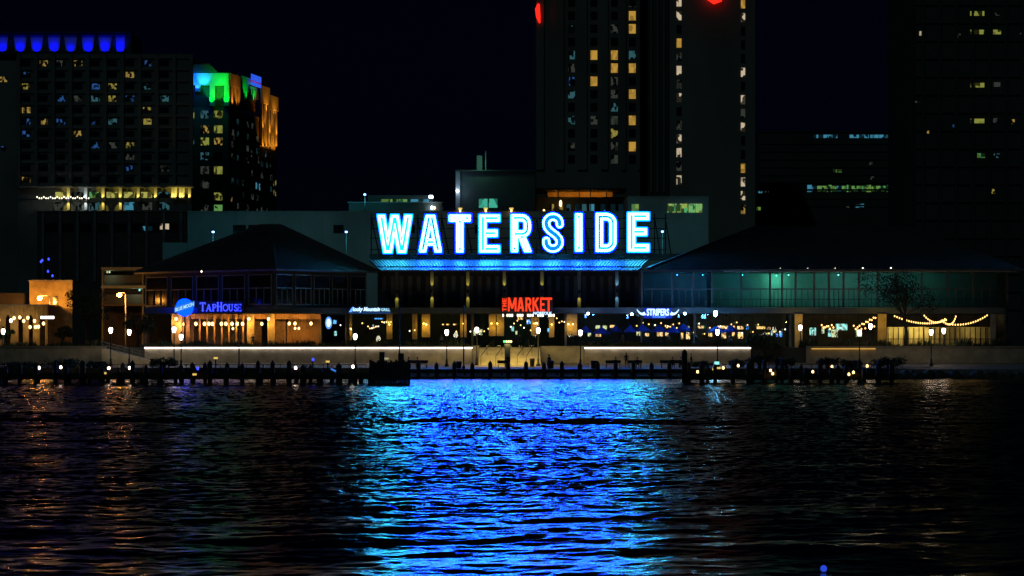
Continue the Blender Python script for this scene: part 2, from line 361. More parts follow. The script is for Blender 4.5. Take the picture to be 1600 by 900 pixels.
def glyphs(hw):            # 58 units tall; (width, box strokes, round paths)
    t, b = 58-hw, hw
    return {
    'W': (52, [((4.6,61),(15.2,-3)),((15.2,-3),(26,58)),((26,58),(36.8,-3)),((36.8,-3),(47.4,61))], []),
    'A': (34, [((4,-4),(16.2,61)),((30,-4),(17.8,61)),((9,16),(25,16))], []),
    'T': (33, [((0,t),(33,t)),((16.5,0),(16.5,t))], []),
    'E': (31.5, [((hw,0),(hw,58)),((hw,t),(31.5,t)),((hw,29.5),(28,29.5)),((hw,b),(31.5,b))], []),
    'R': (31.5, [((hw,0),(hw,58)),((15,28),(28,-3))], [[(hw,t),(17,t)]+arc(17,t-9.5,8.5,90,0,6,9.5)[1:]+[(25.5,36)]+arc(17,36,8.5,0,-90,6,8)[1:]+[(hw,28)]]),
    'S': (31.5, [], [[(26,41.5)]+arc(15.7,43.5,10.3,5,180,12,9.3)+[(6.5,37),(11,32),(20,25.5),(25,20)]+arc(15.7,14.5,10.3,5,-180,14,9.3)+[(5.4,17)]]),
    'I': (11, [((5.5,0),(5.5,58))], []),
    'D': (31.5, [((hw,0),(hw,58))], [[(hw,t),(16,t)]+arc(16,t-10,10.2,90,0,6,10)[1:]+[(26.2,16)]+arc(16,b+10,10.2,0,-90,6,10)[1:]+[(hw,b)]]),
    'M': (44, [((hw,0),(hw,58)),((44-hw,0),(44-hw,58)),((hw+1,58),(22,12)),((43-hw,58),(22,12))], []),
    'K': (33, [((hw,0),(hw,58)),((hw,24),(31,61)),((13,34),(31,-3))], []),
    'H': (31, [((hw,0),(hw,58)),((31-hw,0),(31-hw,58)),((hw,29.5),(31-hw,29.5))], []),
    }
def glyph_field(ch, hw, step):
    wd, boxes, paths = glyphs(hw)[ch]
    xs = np.arange(-4, wd+4, step); ys = np.arange(-4, 62+step, step)
    P = np.stack(np.meshgrid(xs, ys), -1); d = np.full(P.shape[:2], 1e9)
    for a, b in boxes: d = np.minimum(d, seg_box(P, a, b, hw))
    for pth in paths:
        for a, b in zip(pth[:-1], pth[1:]): d = np.minimum(d, seg_cap(P, a, b, hw))
    d = np.maximum(d, np.abs(P[...,1]-29)-29)
    d = np.maximum(d, np.abs(P[...,0]-wd/2)-wd/2)
    return d, xs, ys, wd
def fill_mesh(name, loops, place, depth, m, parent):
    """solid letter: loops (outer and holes) filled and given thickness; place maps 2D to 3D"""
    cu = bpy.data.curves.new(name, 'CURVE'); cu.dimensions = '2D'; cu.fill_mode = 'BOTH'; cu.extrude = depth/2
    for lp in loops:
        sp = cu.splines.new('POLY'); sp.points.add(len(lp)-1); sp.use_cyclic_u = True
        for i, p in enumerate(lp): sp.points[i].co = (p[0], p[1], 0, 1)
    return flat_to_mesh(name, cu, place, m, parent)
def flat_to_mesh(name, cu, place, m, parent):
    o = link(bpy.data.objects.new('tmp', cu)); dg = bpy.context.evaluated_depsgraph_get()
    me = bpy.data.meshes.new_from_object(o.evaluated_get(dg)); bpy.data.objects.remove(o); bpy.data.curves.remove(cu)
    off = origin(parent) if parent is not None else Vector((0,0,0))
    for v in me.vertices: v.co = Vector(place(v.co.x, v.co.y, v.co.z))-off
    me.materials.clear(); me.materials.append(m); me.name = name; me.update()
    ob = link(bpy.data.objects.new(name, me))
    if parent is not None: kid(ob, parent)
    return ob
def text(name, body, x0, x1, y0, y1, Y, m, parent, depth=0.12, shear=0.0, tilt=0.0, embolden=0.0, side=None):
    """lettering fitted to a rectangle that was measured on the front plane at distance Y"""
    cu = bpy.data.curves.new(name, 'FONT'); cu.body = body; cu.size = 1; cu.shear = shear; cu.extrude = 0.5; cu.offset = embolden
    o = bpy.data.objects.new('tmp', cu); link(o); dg = bpy.context.evaluated_depsgraph_get()
    me = bpy.data.meshes.new_from_object(o.evaluated_get(dg)); xs = [v.co.x for v in me.vertices]; ys = [v.co.y for v in me.vertices]
    a, b, c, d = min(xs), max(xs), min(ys), max(ys); bpy.data.meshes.remove(me); bpy.data.objects.remove(o)
    W, H = X(x1,Y)-X(x0,Y), Z(y0,Y)-Z(y1,Y); ox, oz = X(x0,Y), Z(y1,Y)
    def place(u, v, t):
        xx = (u-a)/(b-a)*W; zz = (v-c)/(d-c)*H+xx*tilt
        if side: return side(xx/W, zz/H, t*depth)
        return (ox+xx, Y-t*depth, oz+zz)
    return flat_to_mesh(name, cu, place, m, parent)

# ------------------------------------------------------------------ the big rooftop sign
YS = 341.0
def rooftop_sign():
    root = thing('rooftop_sign', (X(805,YS), YS, Z(404,YS)), 'huge glowing blue and white neon WATERSIDE letters standing on the roof canopy', 'sign')
    u = YS/F
    # white-blue tubes; faces carry an added blue glow for halo and reflection
    tm = {k: emat('neon_tube_'+k, c, 38.0) for k, c in {'c': (0.075,0.95,1.02), 'b': (0.066,0.80,1.3), 'm': (0.066,0.88,1.2)}.items()}
    fm = {k: emat('halo_face_'+k, c, 1.0, (0.01,0.02,0.06)) for k, c in {'c': (0.0,1.1,12.0), 'b': (0.0,0.16,110.0), 'm': (0.0,0.5,70.0)}.items()}
    for ch, x0, x1, y0, y1, k in (('W',590.5,643.5,336,395,'c'),('A',655,690,336,394.5,'b'),('T',701.5,735.5,335.5,394.5,'b'),('E',749,781,335.5,394.5,'m'),
            ('R',798.5,830,335,394,'b'),('S',848,880,333.5,394,'b'),('I',898.5,910,333.5,393,'b'),('D',931,963,333,393.5,'b'),('E',981,1014,332.5,393,'c')):
        hw = 5.4 if ch not in 'S' else 5.0
        d, xs, ys, wd = glyph_field(ch, hw, 0.5)
        sx = (X(x1,YS)-X(x0,YS))/wd; sz = (Z(y0,YS)-Z(y1,YS))/58; ox, oz = X(x0,YS), Z(y1,YS)
        dd = np.minimum(d, 50)
        body = fill_mesh('letter', contours(d, xs, ys, 1.9), lambda a, b, t: (ox+a*sx, YS-t, oz+b*sz), 0.35, fm[k], root)  # outset past the tubes as a glowing blue halo rim
        body.data.materials.append(M['sign_dark'])
        for pl in body.data.polygons:
            pl.material_index = 0 if pl.center.y < YS-origin(root).y-0.17 else 1
        mb = MB()
        for lev in ((-0.9, -3.1) if ch != 'S' else (-0.7,)):
            for lp in contours(d, xs, ys, lev):
                mb.tube([(ox+a*sx, YS-0.27, oz+b*sz) for a, b in lp], 0.05 if ch != 'S' else 0.10, 5, closed=True)
        if ch in 'TRI':     # the middle tube of the wide strokes
            for a, b in glyphs(hw)[ch][1]:
                a, b = Vector(a), Vector(b)
                e = (b-a).normalized()*7
                mb.tube([(ox+p[0]*sx, YS-0.27, oz+min(max(p[1],4.5),53.5)*sz) for p in (a+e*(abs(b[1]-a[1])>25), b-e)], 0.05, 5)
        mb.build('neon_tube', tm[k], body)
    fr = MB(); yb = YS+1.6
    for i, px in enumerate((580,617,652,690,727,764,801,838,875,912,949,986,1023,1040)):
        fr.bar((X(px,YS),YS+0.35,Z(404,YS)), (X(px,YS),YS+0.35,Z(334,YS)), 0.16)
        fr.bar((X(px,YS),YS+0.35,Z(340,YS)), (X(px+12,YS),YS+3.2,Z(404,YS)), 0.12)
    for py in (341,357,372,390): fr.bar((X(578,YS),YS+0.45,Z(py,YS)), (X(1042,YS),YS+0.45,Z(py,YS)), 0.12)
    fr.build('frame', M['steel'], root)
    pn = MB().box(X(577,YS), X(1070,YS), YS+0.1, YS+3.4, Z(405,YS), Z(396.5,YS)); pn.build('base_panel', M['darkwall'], root)
    for i in range(12):
        px = 612+i*36
        o = MB().box(X(px-3,YS), X(px+3,YS), YS-0.25, YS+0.08, Z(402.5,YS), Z(400,YS)).build('access_hatch', M['frame'], root)
rooftop_sign()

# ------------------------------------------------------------------ the waterfront hall
hall = thing('waterfront_hall', (X(800,YF), 345, 3.85), 'long low waterfront market hall with two dark hipped roofs and a blue lit canopy', 'building')
def seamroof(pts_front, pts_back, n, name, m, h=0.1, th=0.18):
    a0, a1 = Vector(pts_front[0]), Vector(pts_front[1]); b0, b1 = Vector(pts_back[0]), Vector(pts_back[1])
    mb = MB(); nrm = (a1-a0).cross(b0-a0).normalized()
    dn = -nrm*th if nrm.z > 0 else nrm*th
    lo = [a0+dn, a1+dn, b1+dn, b0+dn]; hi = [a0, a1, b1, b0]
    va = [mb.bm.verts.new(p) for p in hi]; vb = [mb.bm.verts.new(p) for p in lo]
    mb.bm.faces.new(va); mb.bm.faces.new(vb[::-1])
    for i in range(4): mb.bm.faces.new((va[i],vb[i],vb[(i+1)%4],va[(i+1)%4]))
    up = -dn.normalized()
    for i in range(n+1):
        t = i/n; p, q = a0.lerp(a1,t)+up*(h/2+0.002), b0.lerp(b1,t)+up*(h/2+0.002)
        if (p-q).length > 0.3: mb.bar(p, q, 0.07, h)
    return mb.build(name, m, hall)
# canopy under the sign: an upper slope, a step, a lower slope, a gutter
YA, YB, YC = 341.0, 334.6, 331.0
seamroof([(X(588,YB),YB,Z(415.8,YB)),(X(1003,YB),YB,Z(415.8,YB))], [(X(577,YA),YA-0.1,Z(406.0,YA)),(X(1013,YA),YA-0.1,Z(406.0,YA))], 88, 'canopy_roof', M['canopy'], 0.14)
seamroof([(X(596,YC),YC,Z(422.2,YC)),(X(996,YC),YC,Z(422.2,YC))], [(X(588,YB),YB+0.3,Z(417.6,YB)),(X(1003,YB),YB+0.3,Z(417.6,YB))], 88, 'canopy_eave', M['canopy'], 0.1)
MB().box(X(596,YC),X(997,YC),YC-0.3,YC-0.02,Z(423.4,YC),Z(421.9,YC)).build('gutter', M['fascia'], hall)
# left pavilion: square plan turned cornerwise
def pavilion(nc, lc, rc, apex, zlo, zhi, name):
    n, l, r = [Vector(p+(0,)) for p in (nc, lc, rc)]; bk = l+r-n
    ap = Vector(apex); ze = zhi
    for a, b in ((l,n),(n,r),(r,bk),(bk,l)):
        A, B = Vector((a.x,a.y,ze)), Vector((b.x,b.y,ze))
        tp = [Vector((ap.x+(q.x-ap.x)*0.09, ap.y+(q.y-ap.y)*0.09, ap.z)) for q in (A,B)]
        seamroof([A,B], tp, 40, 'pavilion_roof', M['roof'], 0.09, 0.25)
    MB().prism([(ap.x+(q.x-ap.x)*0.095, ap.y+(q.y-ap.y)*0.095) for q in (n,r,bk,l)], ap.z-0.05, ap.z+0.22).build('roof_cap', M['roof'], hall)
    for p in (l,n,r): MB().bar((p.x,p.y,ze+0.1),(ap.x+(p.x-ap.x)*0.09,ap.y+(p.y-ap.y)*0.09,ap.z+0.1),0.22).build('ridge_cap', M['roof'], hall)
    cen = (n+bk)/2; ins = [cen+(p-cen)*0.9 for p in (n,r,bk,l)]
    MB().prism([(p.x,p.y) for p in ins], zlo, ze-0.15).build('pavilion_wall', M['darkwall'], hall)
    for a, b in ((ins[3],ins[0]),(ins[0],ins[1])):
        d = (b-a); L = d.length; d.normalize(); out = Vector((d.y,-d.x,0))
        nb = 5
        for i in range(nb):
            s0, s1 = (i+0.08)*L/nb, (i+0.92)*L/nb; z0, z1 = zlo+0.6, ze-0.7
            p0, p1 = a+d*s0+out*0.03, a+d*s1+out*0.03
            g = MB().poly([(p0.x,p0.y,z0),(p1.x,p1.y,z0),(p1.x,p1.y,z1),(p0.x,p0.y,z1)]).build('window', M['dglass'], hall)
            f = MB(); q = out*0.1
            for k in range(4):
                p = p0.lerp(p1, k/3)+q; f.bar((p.x,p.y,z0),(p.x,p.y,z1 if k in (0,3) else z0+(z1-z0)*0.55),0.14)
            for zz in (z0, z0+(z1-z0)*0.55, z1): f.bar((p0.x+q.x,p0.y+q.y,zz),(p1.x+q.x,p1.y+q.y,zz),0.13)
            f.build('frame', M['frame'], g)
ZE = 14.25
pavilion((X(432,330),330),(X(208,348),348),(X(592,343),343),(X(424,352),352,Z(353,352)),9.0,ZE,'left')
# right pavilion: long hipped roof, glazed gallery with a real room behind it
yr = 333.0
seamroof([(X(1012,yr),yr,ZE),(X(1600,yr),yr,ZE)], [(X(1185,352),352,Z(354,352)),(X(1420,352),352,Z(354,352))], 90, 'pavilion_roof', M['roof'], 0.1, 0.25)
seamroof([(X(1012,yr),380,ZE),(X(1012,yr),yr,ZE)], [(X(1185,352),360,Z(354,352)),(X(1185,352),352,Z(354,352))], 30, 'pavilion_roof', M['roof'], 0.1, 0.25)
seamroof([(X(1600,yr),yr,ZE),(X(1600,yr),380,ZE)], [(X(1420,352),352,Z(354,352)),(X(1420,352),360,Z(354,352))], 30, 'pavilion_roof', M['roof'], 0.1, 0.25)
MB().bar((X(1012,yr),yr,ZE+0.12),(X(1185,352),352,Z(354,352)+0.12),0.3).build('ridge_cap', M['canopy'], hall)
MB().box(X(1000,yr),X(1130,yr),yr-0.25,yr-0.02,ZE-0.35,ZE-0.05).build('gutter', M['fascia'], hall)
z0, z1 = 9.25, 14.0
# gallery shell: floor is the fascia slab, so back wall, ceiling and cross walls
MB().box(X(1003,344),X(1575,344),344.0,344.3,9.25,14.0).build('gallery_back_wall', M['teal_int'], hall)
MB().box(X(1003,344),X(1575,344),337.0,344.0,14.02,14.2).build('gallery_ceiling', M['teal_int'], hall)
for px in (1003,1112,1575): MB().box(X(px,337)-0.12,X(px,337)+0.12,337.2,343.95,9.26,13.98).build('cross_wall', M['interior'], hall)
bays = [1003,1050,1082,1112,1158,1203,1222,1243,1272,1295,1318,1342,1371,1400,1440,1480,1520,1560]
for i in range(len(bays)-1):
    a, b = X(bays[i],337), X(bays[i+1],337)
    g = MB().box(a+0.06,b-0.06,337.0,337.03,z0,z1).build('gallery_window', M['glass'], hall)
    f = MB()
    for x in (a,): f.box(x-0.13,x+0.13,336.8,337.1,z0,z1)
    zt = z0+(z1-z0)*0.52
    f.box(a+0.13,b-0.13,336.85,336.98,zt-0.09,zt+0.09)
    for k in (1,2): f.box(a+(b-a)*k/3-0.05,a+(b-a)*k/3+0.05,336.87,336.97,z0,zt-0.09)
    f.build('frame', M['frame'], g)
for i, (px, pw, c) in enumerate(((1213,70,(0.16,1.0,0.62)),(1232,46,(0.2,0.95,0.66)),(1310,95,(0.2,0.85,0.70)),(1372,50,(0.2,0.8,0.68)),(1160,46,(0.06,0.7,0.75)),(1058,26,(0.05,0.4,1.0)),(1098,24,(0.05,0.4,1.0)),(1440,26,(0.06,0.8,0.66)))):
    yb = 342.6 if i == 0 else 340.0
    t = thing('ceiling_lamp', (X(px,yb),yb,13.98), f'teal room lamp on the upper gallery ceiling, {nth(i)} listed window bay' if False else ['brightest teal lamp high behind the upper gallery windows','teal lamp beside the brightest one behind the upper gallery windows','teal lamp in the wide pale gallery bay left of the dark tree','teal lamp behind gallery glass at the dark tree','faint teal lamp above the tall cyan post lamp behind gallery glass','blue lamp behind the gallery glass above the horned sign','blue lamp behind the last narrow bay before the dim gallery','faint lamp behind gallery glass right of the tree crown'][i], 'lamp', 'gallery room lamps')
    MB().lathe([(0.02,13.97),(0.2,13.95),(0.22,13.8),(0.05,13.78)], (X(px,yb),yb,0), 10).build('lamp_shade', M['frame'], t)
    MB().ball((X(px,yb),yb,13.72), 0.09, 6).build('bulb', emat('room_bulb', c, 6), t)
    lamp('POINT', (X(px,yb),yb,13.4 if i else 12.9), pw, c, t, radius=0.15)
for px in (1247.5,1378): lamp('POINT', (X(px,331),330.6,7.4), 110, (1.0,0.62,0.10), hall)  # added amber fill on the ochre piers, no fitting of its own
# gallery balustrade
mb = MB()
for k in range(76):
    px = 1080+k*6.4; mb.bar((X(px,334.4),334.4,9.2),(X(px,334.4),334.4,10.3),0.035)
for zz in (9.35,10.3): mb.bar((X(1080,334.4),334.4,zz),(X(1560,334.4),334.4,zz),0.06)
mb.build('balustrade', M['steel'], hall)
# central hall wall with its ribs, columns
MB().box(X(590,345),X(1003,345),345.0,345.4,3.85,15.6).build('hall_wall', M['darkwall'], hall)
mb = MB()
for k in range(30):
    px = 600+k*13.6; mb.box(X(px,345)-0.26,X(px,345)+0.26,344.75,344.99,9.6+(0 if k % 4 else 2),13.7)
mb.build('cladding', M['stripe'], hall)
for px in (620,675,731,788,847,905,964):
    MB().box(X(px,340)-0.22,X(px,340)+0.22,340,340.45,9.25,14.4).build('column', M['stripe'], hall)
# ground floor: fascia slab, back wall, floor finishes, piers
MB().box(X(225,334),X(1570,334),334.0,348.0,Z(489.5,334),Z(480.5,334)).build('floor_slab', M['fascia'], hall)
MB().box(X(225,348),X(1570,348),348.0,348.4,3.86,8.36).build('back_wall', M['interior'], hall)
for px in (225,500,541,738,884,1003,1086,1236,1570): MB().box(X(px,336)-0.15,X(px,336)+0.15,336.2,347.95,3.86,8.36).build('cross_wall', M['interior'], hall)
for (a,b,py0,m) in ((268,284,490,'ochre'),(285,296,490,'brown'),(386,397,490,'ochre'),(418,429,490,'ochre'),(541,546,490,'darkwall'),(1242,1254,489.6,'ochre'),(1372,1385,489.6,'ochre'),(1548,1556,489.6,'concrete')):
    YY = 333.2 if a > 1200 else 335.2
    MB().box(X(a,YY),X(b,YY),YY,YY+0.5,3.86,Z(490.5,YY)).build('pier', M[m], hall)
# taphouse front
mb = MB()
for k in range(7): mb = mb.box(X(300+k*11.3,335.3),X(302.8+k*11.3,335.3),335.3,335.55,3.87,Z(503,335))
for k, px in enumerate((312,323.5,335,346.5,357.5,369,380)):
    MB().box(X(px-1.2,335),X(px+1.2,335),335.0,335.2,3.87,8.3).build('timber_post', M['wood'], hall)
mb.bm.free()
MB().box(X(297,335.1),X(500,335.1),335.4,335.6,Z(498.5,335),Z(490.5,335)).build('timber_fascia', M['wood'], hall)
MB().box(X(296,337),X(303,337),336.6,336.9,3.87,7.6).build('wall_panel', M['brown'], hall)
MB().box(X(388,337),X(409,337),336.6,336.9,3.87,7.4).build('wall_panel', M['brown'], hall)
MB().box(X(422,337),X(447,337),336.6,336.9,3.87,7.4).build('wall_panel', M['brown'], hall)
mb = MB()
for k in range(26):
    px = 449+k*2; mb.box(X(px,337),X(px+1.3,337),336.7,336.9,3.87,8.2 if k % 5 else 7.2)
mb.build('slat_screen', M['wood'], hall)
MB().box(X(303,341),X(386,341),341,341.2,3.87,8.3).build('wall_panel', M['interior'], hall)
# market and side bays: plaster panels that the sconces light
PANELS = [(545,550,515,532),(604,613,507,530),(644,652,510,530),(659,672,505,527),(719,729,505,527),(764,774.5,506,525),(776,787.5,506,525),(830,842.5,504,524),(858,866,506,527),(884,902,507,524)]
for (a,b,c,d) in PANELS:
    MB().box(X(a,336.5),X(b,336.5),336.5,336.7,Z(d,336.5),Z(490.5,336.5)).build('wall_panel', M['ochre'], hall)
for k in range(40):          # storefront glazing bays with mullions
    px = 545+k*17.5
    if px > 1232: break
    g = MB().box(X(px+0.7,338),X(px+16.8,338),338.0,338.03,4.0,8.3).build('shop_window', M['glass'], hall)
    MB().box(X(px-0.5,338),X(px+0.5,338),337.9,338.1,4.0,8.3).build('frame', M['steel'], g)
# door canopy of the market
MB().box(X(783,333),X(872,333),332.0,333.9,Z(494,333),Z(490.7,333)).build('door_canopy', M['steel'], hall)

# ------------------------------------------------------------------ lettered signs of the tenants
s = thing('market_sign', (X(825,332.5),332.5,Z(489,333)), 'red glowing THE MARKET letters above the central entrance', 'sign')
for ch, x0, x1 in (('M',793.5,807),('A',808,819),('R',821,830.5),('K',832,842),('E',844,851.5),('T',852,862.5)):
    d, xs, ys, wd = glyph_field(ch, 4.6, 1.0); Y = 332.4
    sx = (X(x1,Y)-X(x0,Y))/wd; sz = (Z(465,Y)-Z(486.5,Y))/58; ox, oz = X(x0,Y), Z(486.5,Y)
    fill_mesh('letter', contours(d, xs, ys, 0.0), lambda a, b, t: (ox+a*sx, Y-t, oz+b*sz), 0.2, E['red'], s)
for ch, k in (('T',2),('H',1),('E',0)):
    d, xs, ys, wd = glyph_field(ch, 5.4, 1.0); Y = 332.4
    yb = 486.5-(2-k)*7.3 if False else 486.5-k*0-{'T':0,'H':7.2,'E':14.4}[ch]
    sx = (Z(yb-6.2,Y)-Z(yb,Y))/wd; sz = (X(791.5,Y)-X(785,Y))/58
    fill_mesh('letter', contours(d, xs, ys, 0.0), lambda a, b, t: (X(791.5,Y)-b*sz, Y-t, Z(yb,Y)+a*sx), 0.2, E['red'], s)
text('small_letter_line', 'NORFOLK', 833.5, 862.5, 487.2, 491.6, 331.6, E['icew'], s, 0.1, embolden=0.02)
MB().box(X(783,332.6),X(864,332.6),332.55,332.65,Z(489.5,332.6),Z(464,332.6)).build('back_panel', M['sign_dark'], s)
lamp('POINT', (X(826,331),330.6,Z(492,331)), 10, (1.0,0.1,0.03), s, radius=0.6)
k = 0
for g, n in ((786,1),(793,3),(809,3),(825,3),(841,3),(858,3)):
    for i in range(n):
        o = single(MB().box(-0.09,0.09,-0.05,0.05,0,0.32), 'canopy_light', E['dot'], f'short white downlight under the market door canopy, {nth(k)} from the left', 'lamp', 'downlights of the market door canopy')
        o.location = (X(g+i*3.6,331.9),331.9,Z(494.6,332)); k += 1
s = thing('taphouse_sign', (X(345,333),333,Z(489,333)), 'blue glowing TAPHOUSE letters above the golden pub front', 'sign')
YT = 333.2
def serif(ch, x0, x1, y0, y1):
    big = {'T':[((15,0),(15,58),4),((0,55),(30,55),2.2),((0,55),(1,44),2),((30,55),(29,44),2),((9,1.5),(21,1.5),1.6)],
     'A':[((3,0),(17,58),2),((17,58),(30,0),4.2),((9,20),(24,20),1.6),((-1,1.2),(8,1.2),1.5),((24,1.2),(36,1.2),1.5)],
     'P':[((7,0),(7,58),4),((0,1.5),(14,1.5),1.5),((0,56.5),(18,56.5),1.6),((18,56.5),(27,50),2.2),((27,50),(28,40),3.6),((28,40),(19,28),2.4),((19,28),(7,28),1.6)],
     'H':[((6,0),(6,58),4),((30,0),(30,58),4),((6,30),(30,30),1.8),((0,1.4),(12,1.4),1.5),((24,1.4),(36,1.4),1.5),((0,56.6),(12,56.6),1.5),((24,56.6),(36,56.6),1.5)],
     'O':[(p,q,wd) for p,q,wd in zip(arc(18,29,15.5,0,345,22,27.5),arc(18,29,15.5,16,361,22,27.5),[3.4,3,2.4,2,1.8,1.8,2,2.4,3,3.4,3.8]*2)],
     'U':[((6,16),(6,58),4),((27,16),(27,58),2),((0,56.6),(12,56.6),1.5),((22,56.6),(33,56.6),1.5)]+[(p,q,2.4) for p,q in zip(arc(16.5,16,10.5,180,342,9,14),arc(16.5,16,10.5,198,360,9,14))],
     'S':[(p,q,2.6) for p,q in zip(arc(14,43,9.5,20,250,10,13),arc(14,43,9.5,43,273,10,13))]+[(p,q,3) for p,q in zip(arc(14,15,10.5,80,-150,10,13.5),arc(14,15,10.5,57,-173,10,13.5))],
     'E':[((7,0),(7,58),4),((0,1.5),(26,1.5),1.7),((0,56.5),(25,56.5),1.7),((7,30),(19,30),1.6),((26,2),(28,12),1.6),((25,56),(26,47),1.6),((19,25),(19,35),1.4)]}[ch]
    W = max(max(a[0],b[0]) for a,b,_ in big)+2; Y = YT
    f = lambda p: (X(x0+(x1-x0)*p[0]/W,Y), Y, Z(y1+(y0-y1)*p[1]/58,Y)); u = (Z(y0,Y)-Z(y1,Y))/58
    mb = MB()
    for a, b, hw in big: mb.bar(f(a), f(b), hw*2*u, 0.12+0.004*random.random())
    return mb.build('letter', E['tap'], s)
for ch, x0, x1, y0 in (('T',312.5,321.5,472.5),('A',322,331,475.5),('P',331.5,338,475.5),('H',339,347.5,472.5),('O',348,356.5,475.5),('U',357,364.5,475.5),('S',365.5,371,475.5),('E',371.5,377.5,475.5)): serif(ch, x0, x1, y0, 486)
MB().box(X(308,333.3),X(381,333.3),333.35,333.5,Z(489,333),Z(470,333)).build('back_panel', M['sign_dark'], s)
lamp('POINT', (X(330,332),331.8,Z(478,332)), 14, (0.02,0.04,1.0), s, radius=0.8); lamp('POINT', (X(362,332),331.8,Z(478,332)), 14, (0.02,0.04,1.0), s, radius=0.8)
Y = 332.6
s = thing('round_sign', (X(288,Y),Y,Z(495,Y)), 'round blue pub badge with a tilted light banner reading BLUE MOON', 'sign')
mb = MB(); mb.bm.faces.ensure_lookup_table()
c = Vector((X(288.3,Y),Y,Z(480.3,Y))); r = 13.8*Y/F
ring = [(c.x+r*math.cos(2*math.pi*i/40), c.z+r*math.sin(2*math.pi*i/40)) for i in range(40)]
A = [mb.bm.verts.new((x,Y,z)) for x,z in ring]; B = [mb.bm.verts.new((x,Y+0.3,z)) for x,z in ring]
mb.bm.faces.new(A); mb.bm.faces.new(B[::-1])
for i in range(40): mb.bm.faces.new((A[i],B[i],B[(i+1)%40],A[(i+1)%40]))
mb.build('disc', E['moon'], s)
def rot(px, py): return (X(px,Y-0.1), Y-0.1, Z(py,Y))
mb = MB(); q = [rot(272.5,489),rot(304,478.5),rot(304,470),rot(272.5,480)]
va = [mb.bm.verts.new(p) for p in q]; vb = [mb.bm.verts.new((p[0],p[1]+0.08,p[2])) for p in q]
mb.bm.faces.new(va); mb.bm.faces.new(vb[::-1])
for i in range(4): mb.bm.faces.new((va[i],vb[i],vb[(i+1)%4],va[(i+1)%4]))
mb.build('banner', E['banner'], s)
text('letter_line', 'BLUE MOON', 274, 302.5, 481.5, 487, Y-0.16, E['ice'], s, 0.05, tilt=0.33, embolden=0.015)
lamp('POINT', (c.x,Y-1.2,c.z), 8, (0.02,0.12,1.0), s, radius=0.8)
MB().box(X(287,Y),X(289.5,Y),Y+0.32,Y+0.5,3.9,c.z).build('post', M['steel'], s)
Y = 332.8
s = thing('script_sign', (X(577,Y),Y,Z(489,Y)), 'ice blue slanted script sign reading Rocky Mountain GRILL on a dark fascia', 'sign')
text('letter_line', 'Rocky Mountain', 549, 594, 479.8, 488.2, Y, E['icew'], s, 0.1, shear=0.35, embolden=0.025)
text('small_letter_line', 'GRILL', 595.5, 609.5, 481.6, 486.2, Y, E['ice'], s, 0.1, embolden=0.025)
mb = MB().poly([(X(545,Y),Y-0.1,Z(487.5,Y)),(X(550,Y),Y-0.1,Z(487.5,Y)),(X(553,Y),Y-0.1,Z(480,Y)),(X(550.5,Y),Y-0.1,Z(480,Y))]); 
bmesh.ops.solidify(mb.bm, geom=mb.bm.faces[:], thickness=0.1); mb.build('slash_mark', E['screenb'], s)
MB().box(X(545,Y),X(611,Y),Y+0.1,Y+0.25,Z(489,Y),Z(479.5,Y)).build('back_panel', M['sign_dark'], s)
MB().box(X(545,Y),X(611,Y),Y+0.0,Y+0.09,Z(489.2,Y),Z(488.7,Y)).build('glow_line', E['banner'], s)
s = thing('neon_oval_sign', (X(514,332),332,Z(516,332)), 'small upright white and blue neon oval at the end of the pub', 'sign')
mb = MB(); mb.ball((X(513.5,332),332,Z(504.5,332)), 0.28, 8, 2.1); mb.build('face', E['icew'], s)
mb = MB(); mb.tube([(X(513.5,332)+0.38*math.cos(2*math.pi*i/24),332,Z(504.5,332)+0.75*math.sin(2*math.pi*i/24)) for i in range(24)], 0.06, 6, closed=True); mb.build('neon_ring', E['screenb'], s)
MB().box(X(513.5,332)-0.08,X(513.5,332)+0.08,332.1,334,Z(505,332),Z(504,332)).build('bracket', M['steel'], s)
Y = 332.6
s = thing('horned_sign', (X(1028,Y),Y,Z(498,Y)), 'blue white STRIPERS sign with curved horns on both ends', 'sign')
text('letter_line', 'STRIPERS', 1010.5, 1045.5, 482.3, 493.2, Y, E['icew'], s, 0.12, embolden=0.03)
text('small_letter_line', 'WATERSIDE', 1019, 1040, 493.9, 496.6, Y, E['screenb'], s, 0.1, embolden=0.01)
for sg in (-1, 1):
    mb = MB(); pts = []; rr = []
    for i in range(9):
        t = i/8; pts.append((X(1028+sg*(20+13*t),Y), Y, Z(489.5+2.2*math.sin(t*3.0)-6.5*t*t,Y))); rr.append(0.2*(1-t)+0.03)
    mb.tube(pts, rr, 8); mb.build('horn', E['icew'], s)
mb = MB().box(X(1006,Y),X(1050,Y),Y+0.15,Y+0.3,Z(497.5,Y),Z(481,Y)); mb.build('back_panel', M['sign_blue'], s)
for px in (1012,1028,1046): lamp('POINT', (X(px,Y),Y-1.3,Z(488,Y)), 16, (0.05,0.2,1.0), s, radius=0.7)

# ------------------------------------------------------------------ small lights on the hall
for i, (px, col) in enumerate(((620,'y'),(675,'y'),(731,'y'),(788,'y'),(847,'y'),(905,'y'),(964,'c'))):
    Y = 339.7; c = (1.0,0.78,0.10) if col == 'y' else (0.3,0.75,1.0)
    zc = Z(455,Y) if px not in (620,905) else Z(456,Y)
    t = thing('column_sconce', (X(px,Y),Y,zc-0.15), ('amber' if col == 'y' else 'cyan')+f' up and down light on a hall column, {nth(i)} from the left', 'lamp', 'up and down lights on the hall columns')
    MB().lathe([(0.02,-0.22),(0.13,-0.2),(0.13,0.2),(0.02,0.22)], (X(px,Y),Y,zc), 10).build('housing', M['steel'], t)
    up = px not in (620,905)
    for sg in ((-1,1) if up else (-1,)):
        lamp('SPOT', (X(px,Y),Y,zc+sg*0.25), 130, c, t, target=(X(px,Y),Y+0.35,zc+sg*2.5), angle=46, radius=0.03)
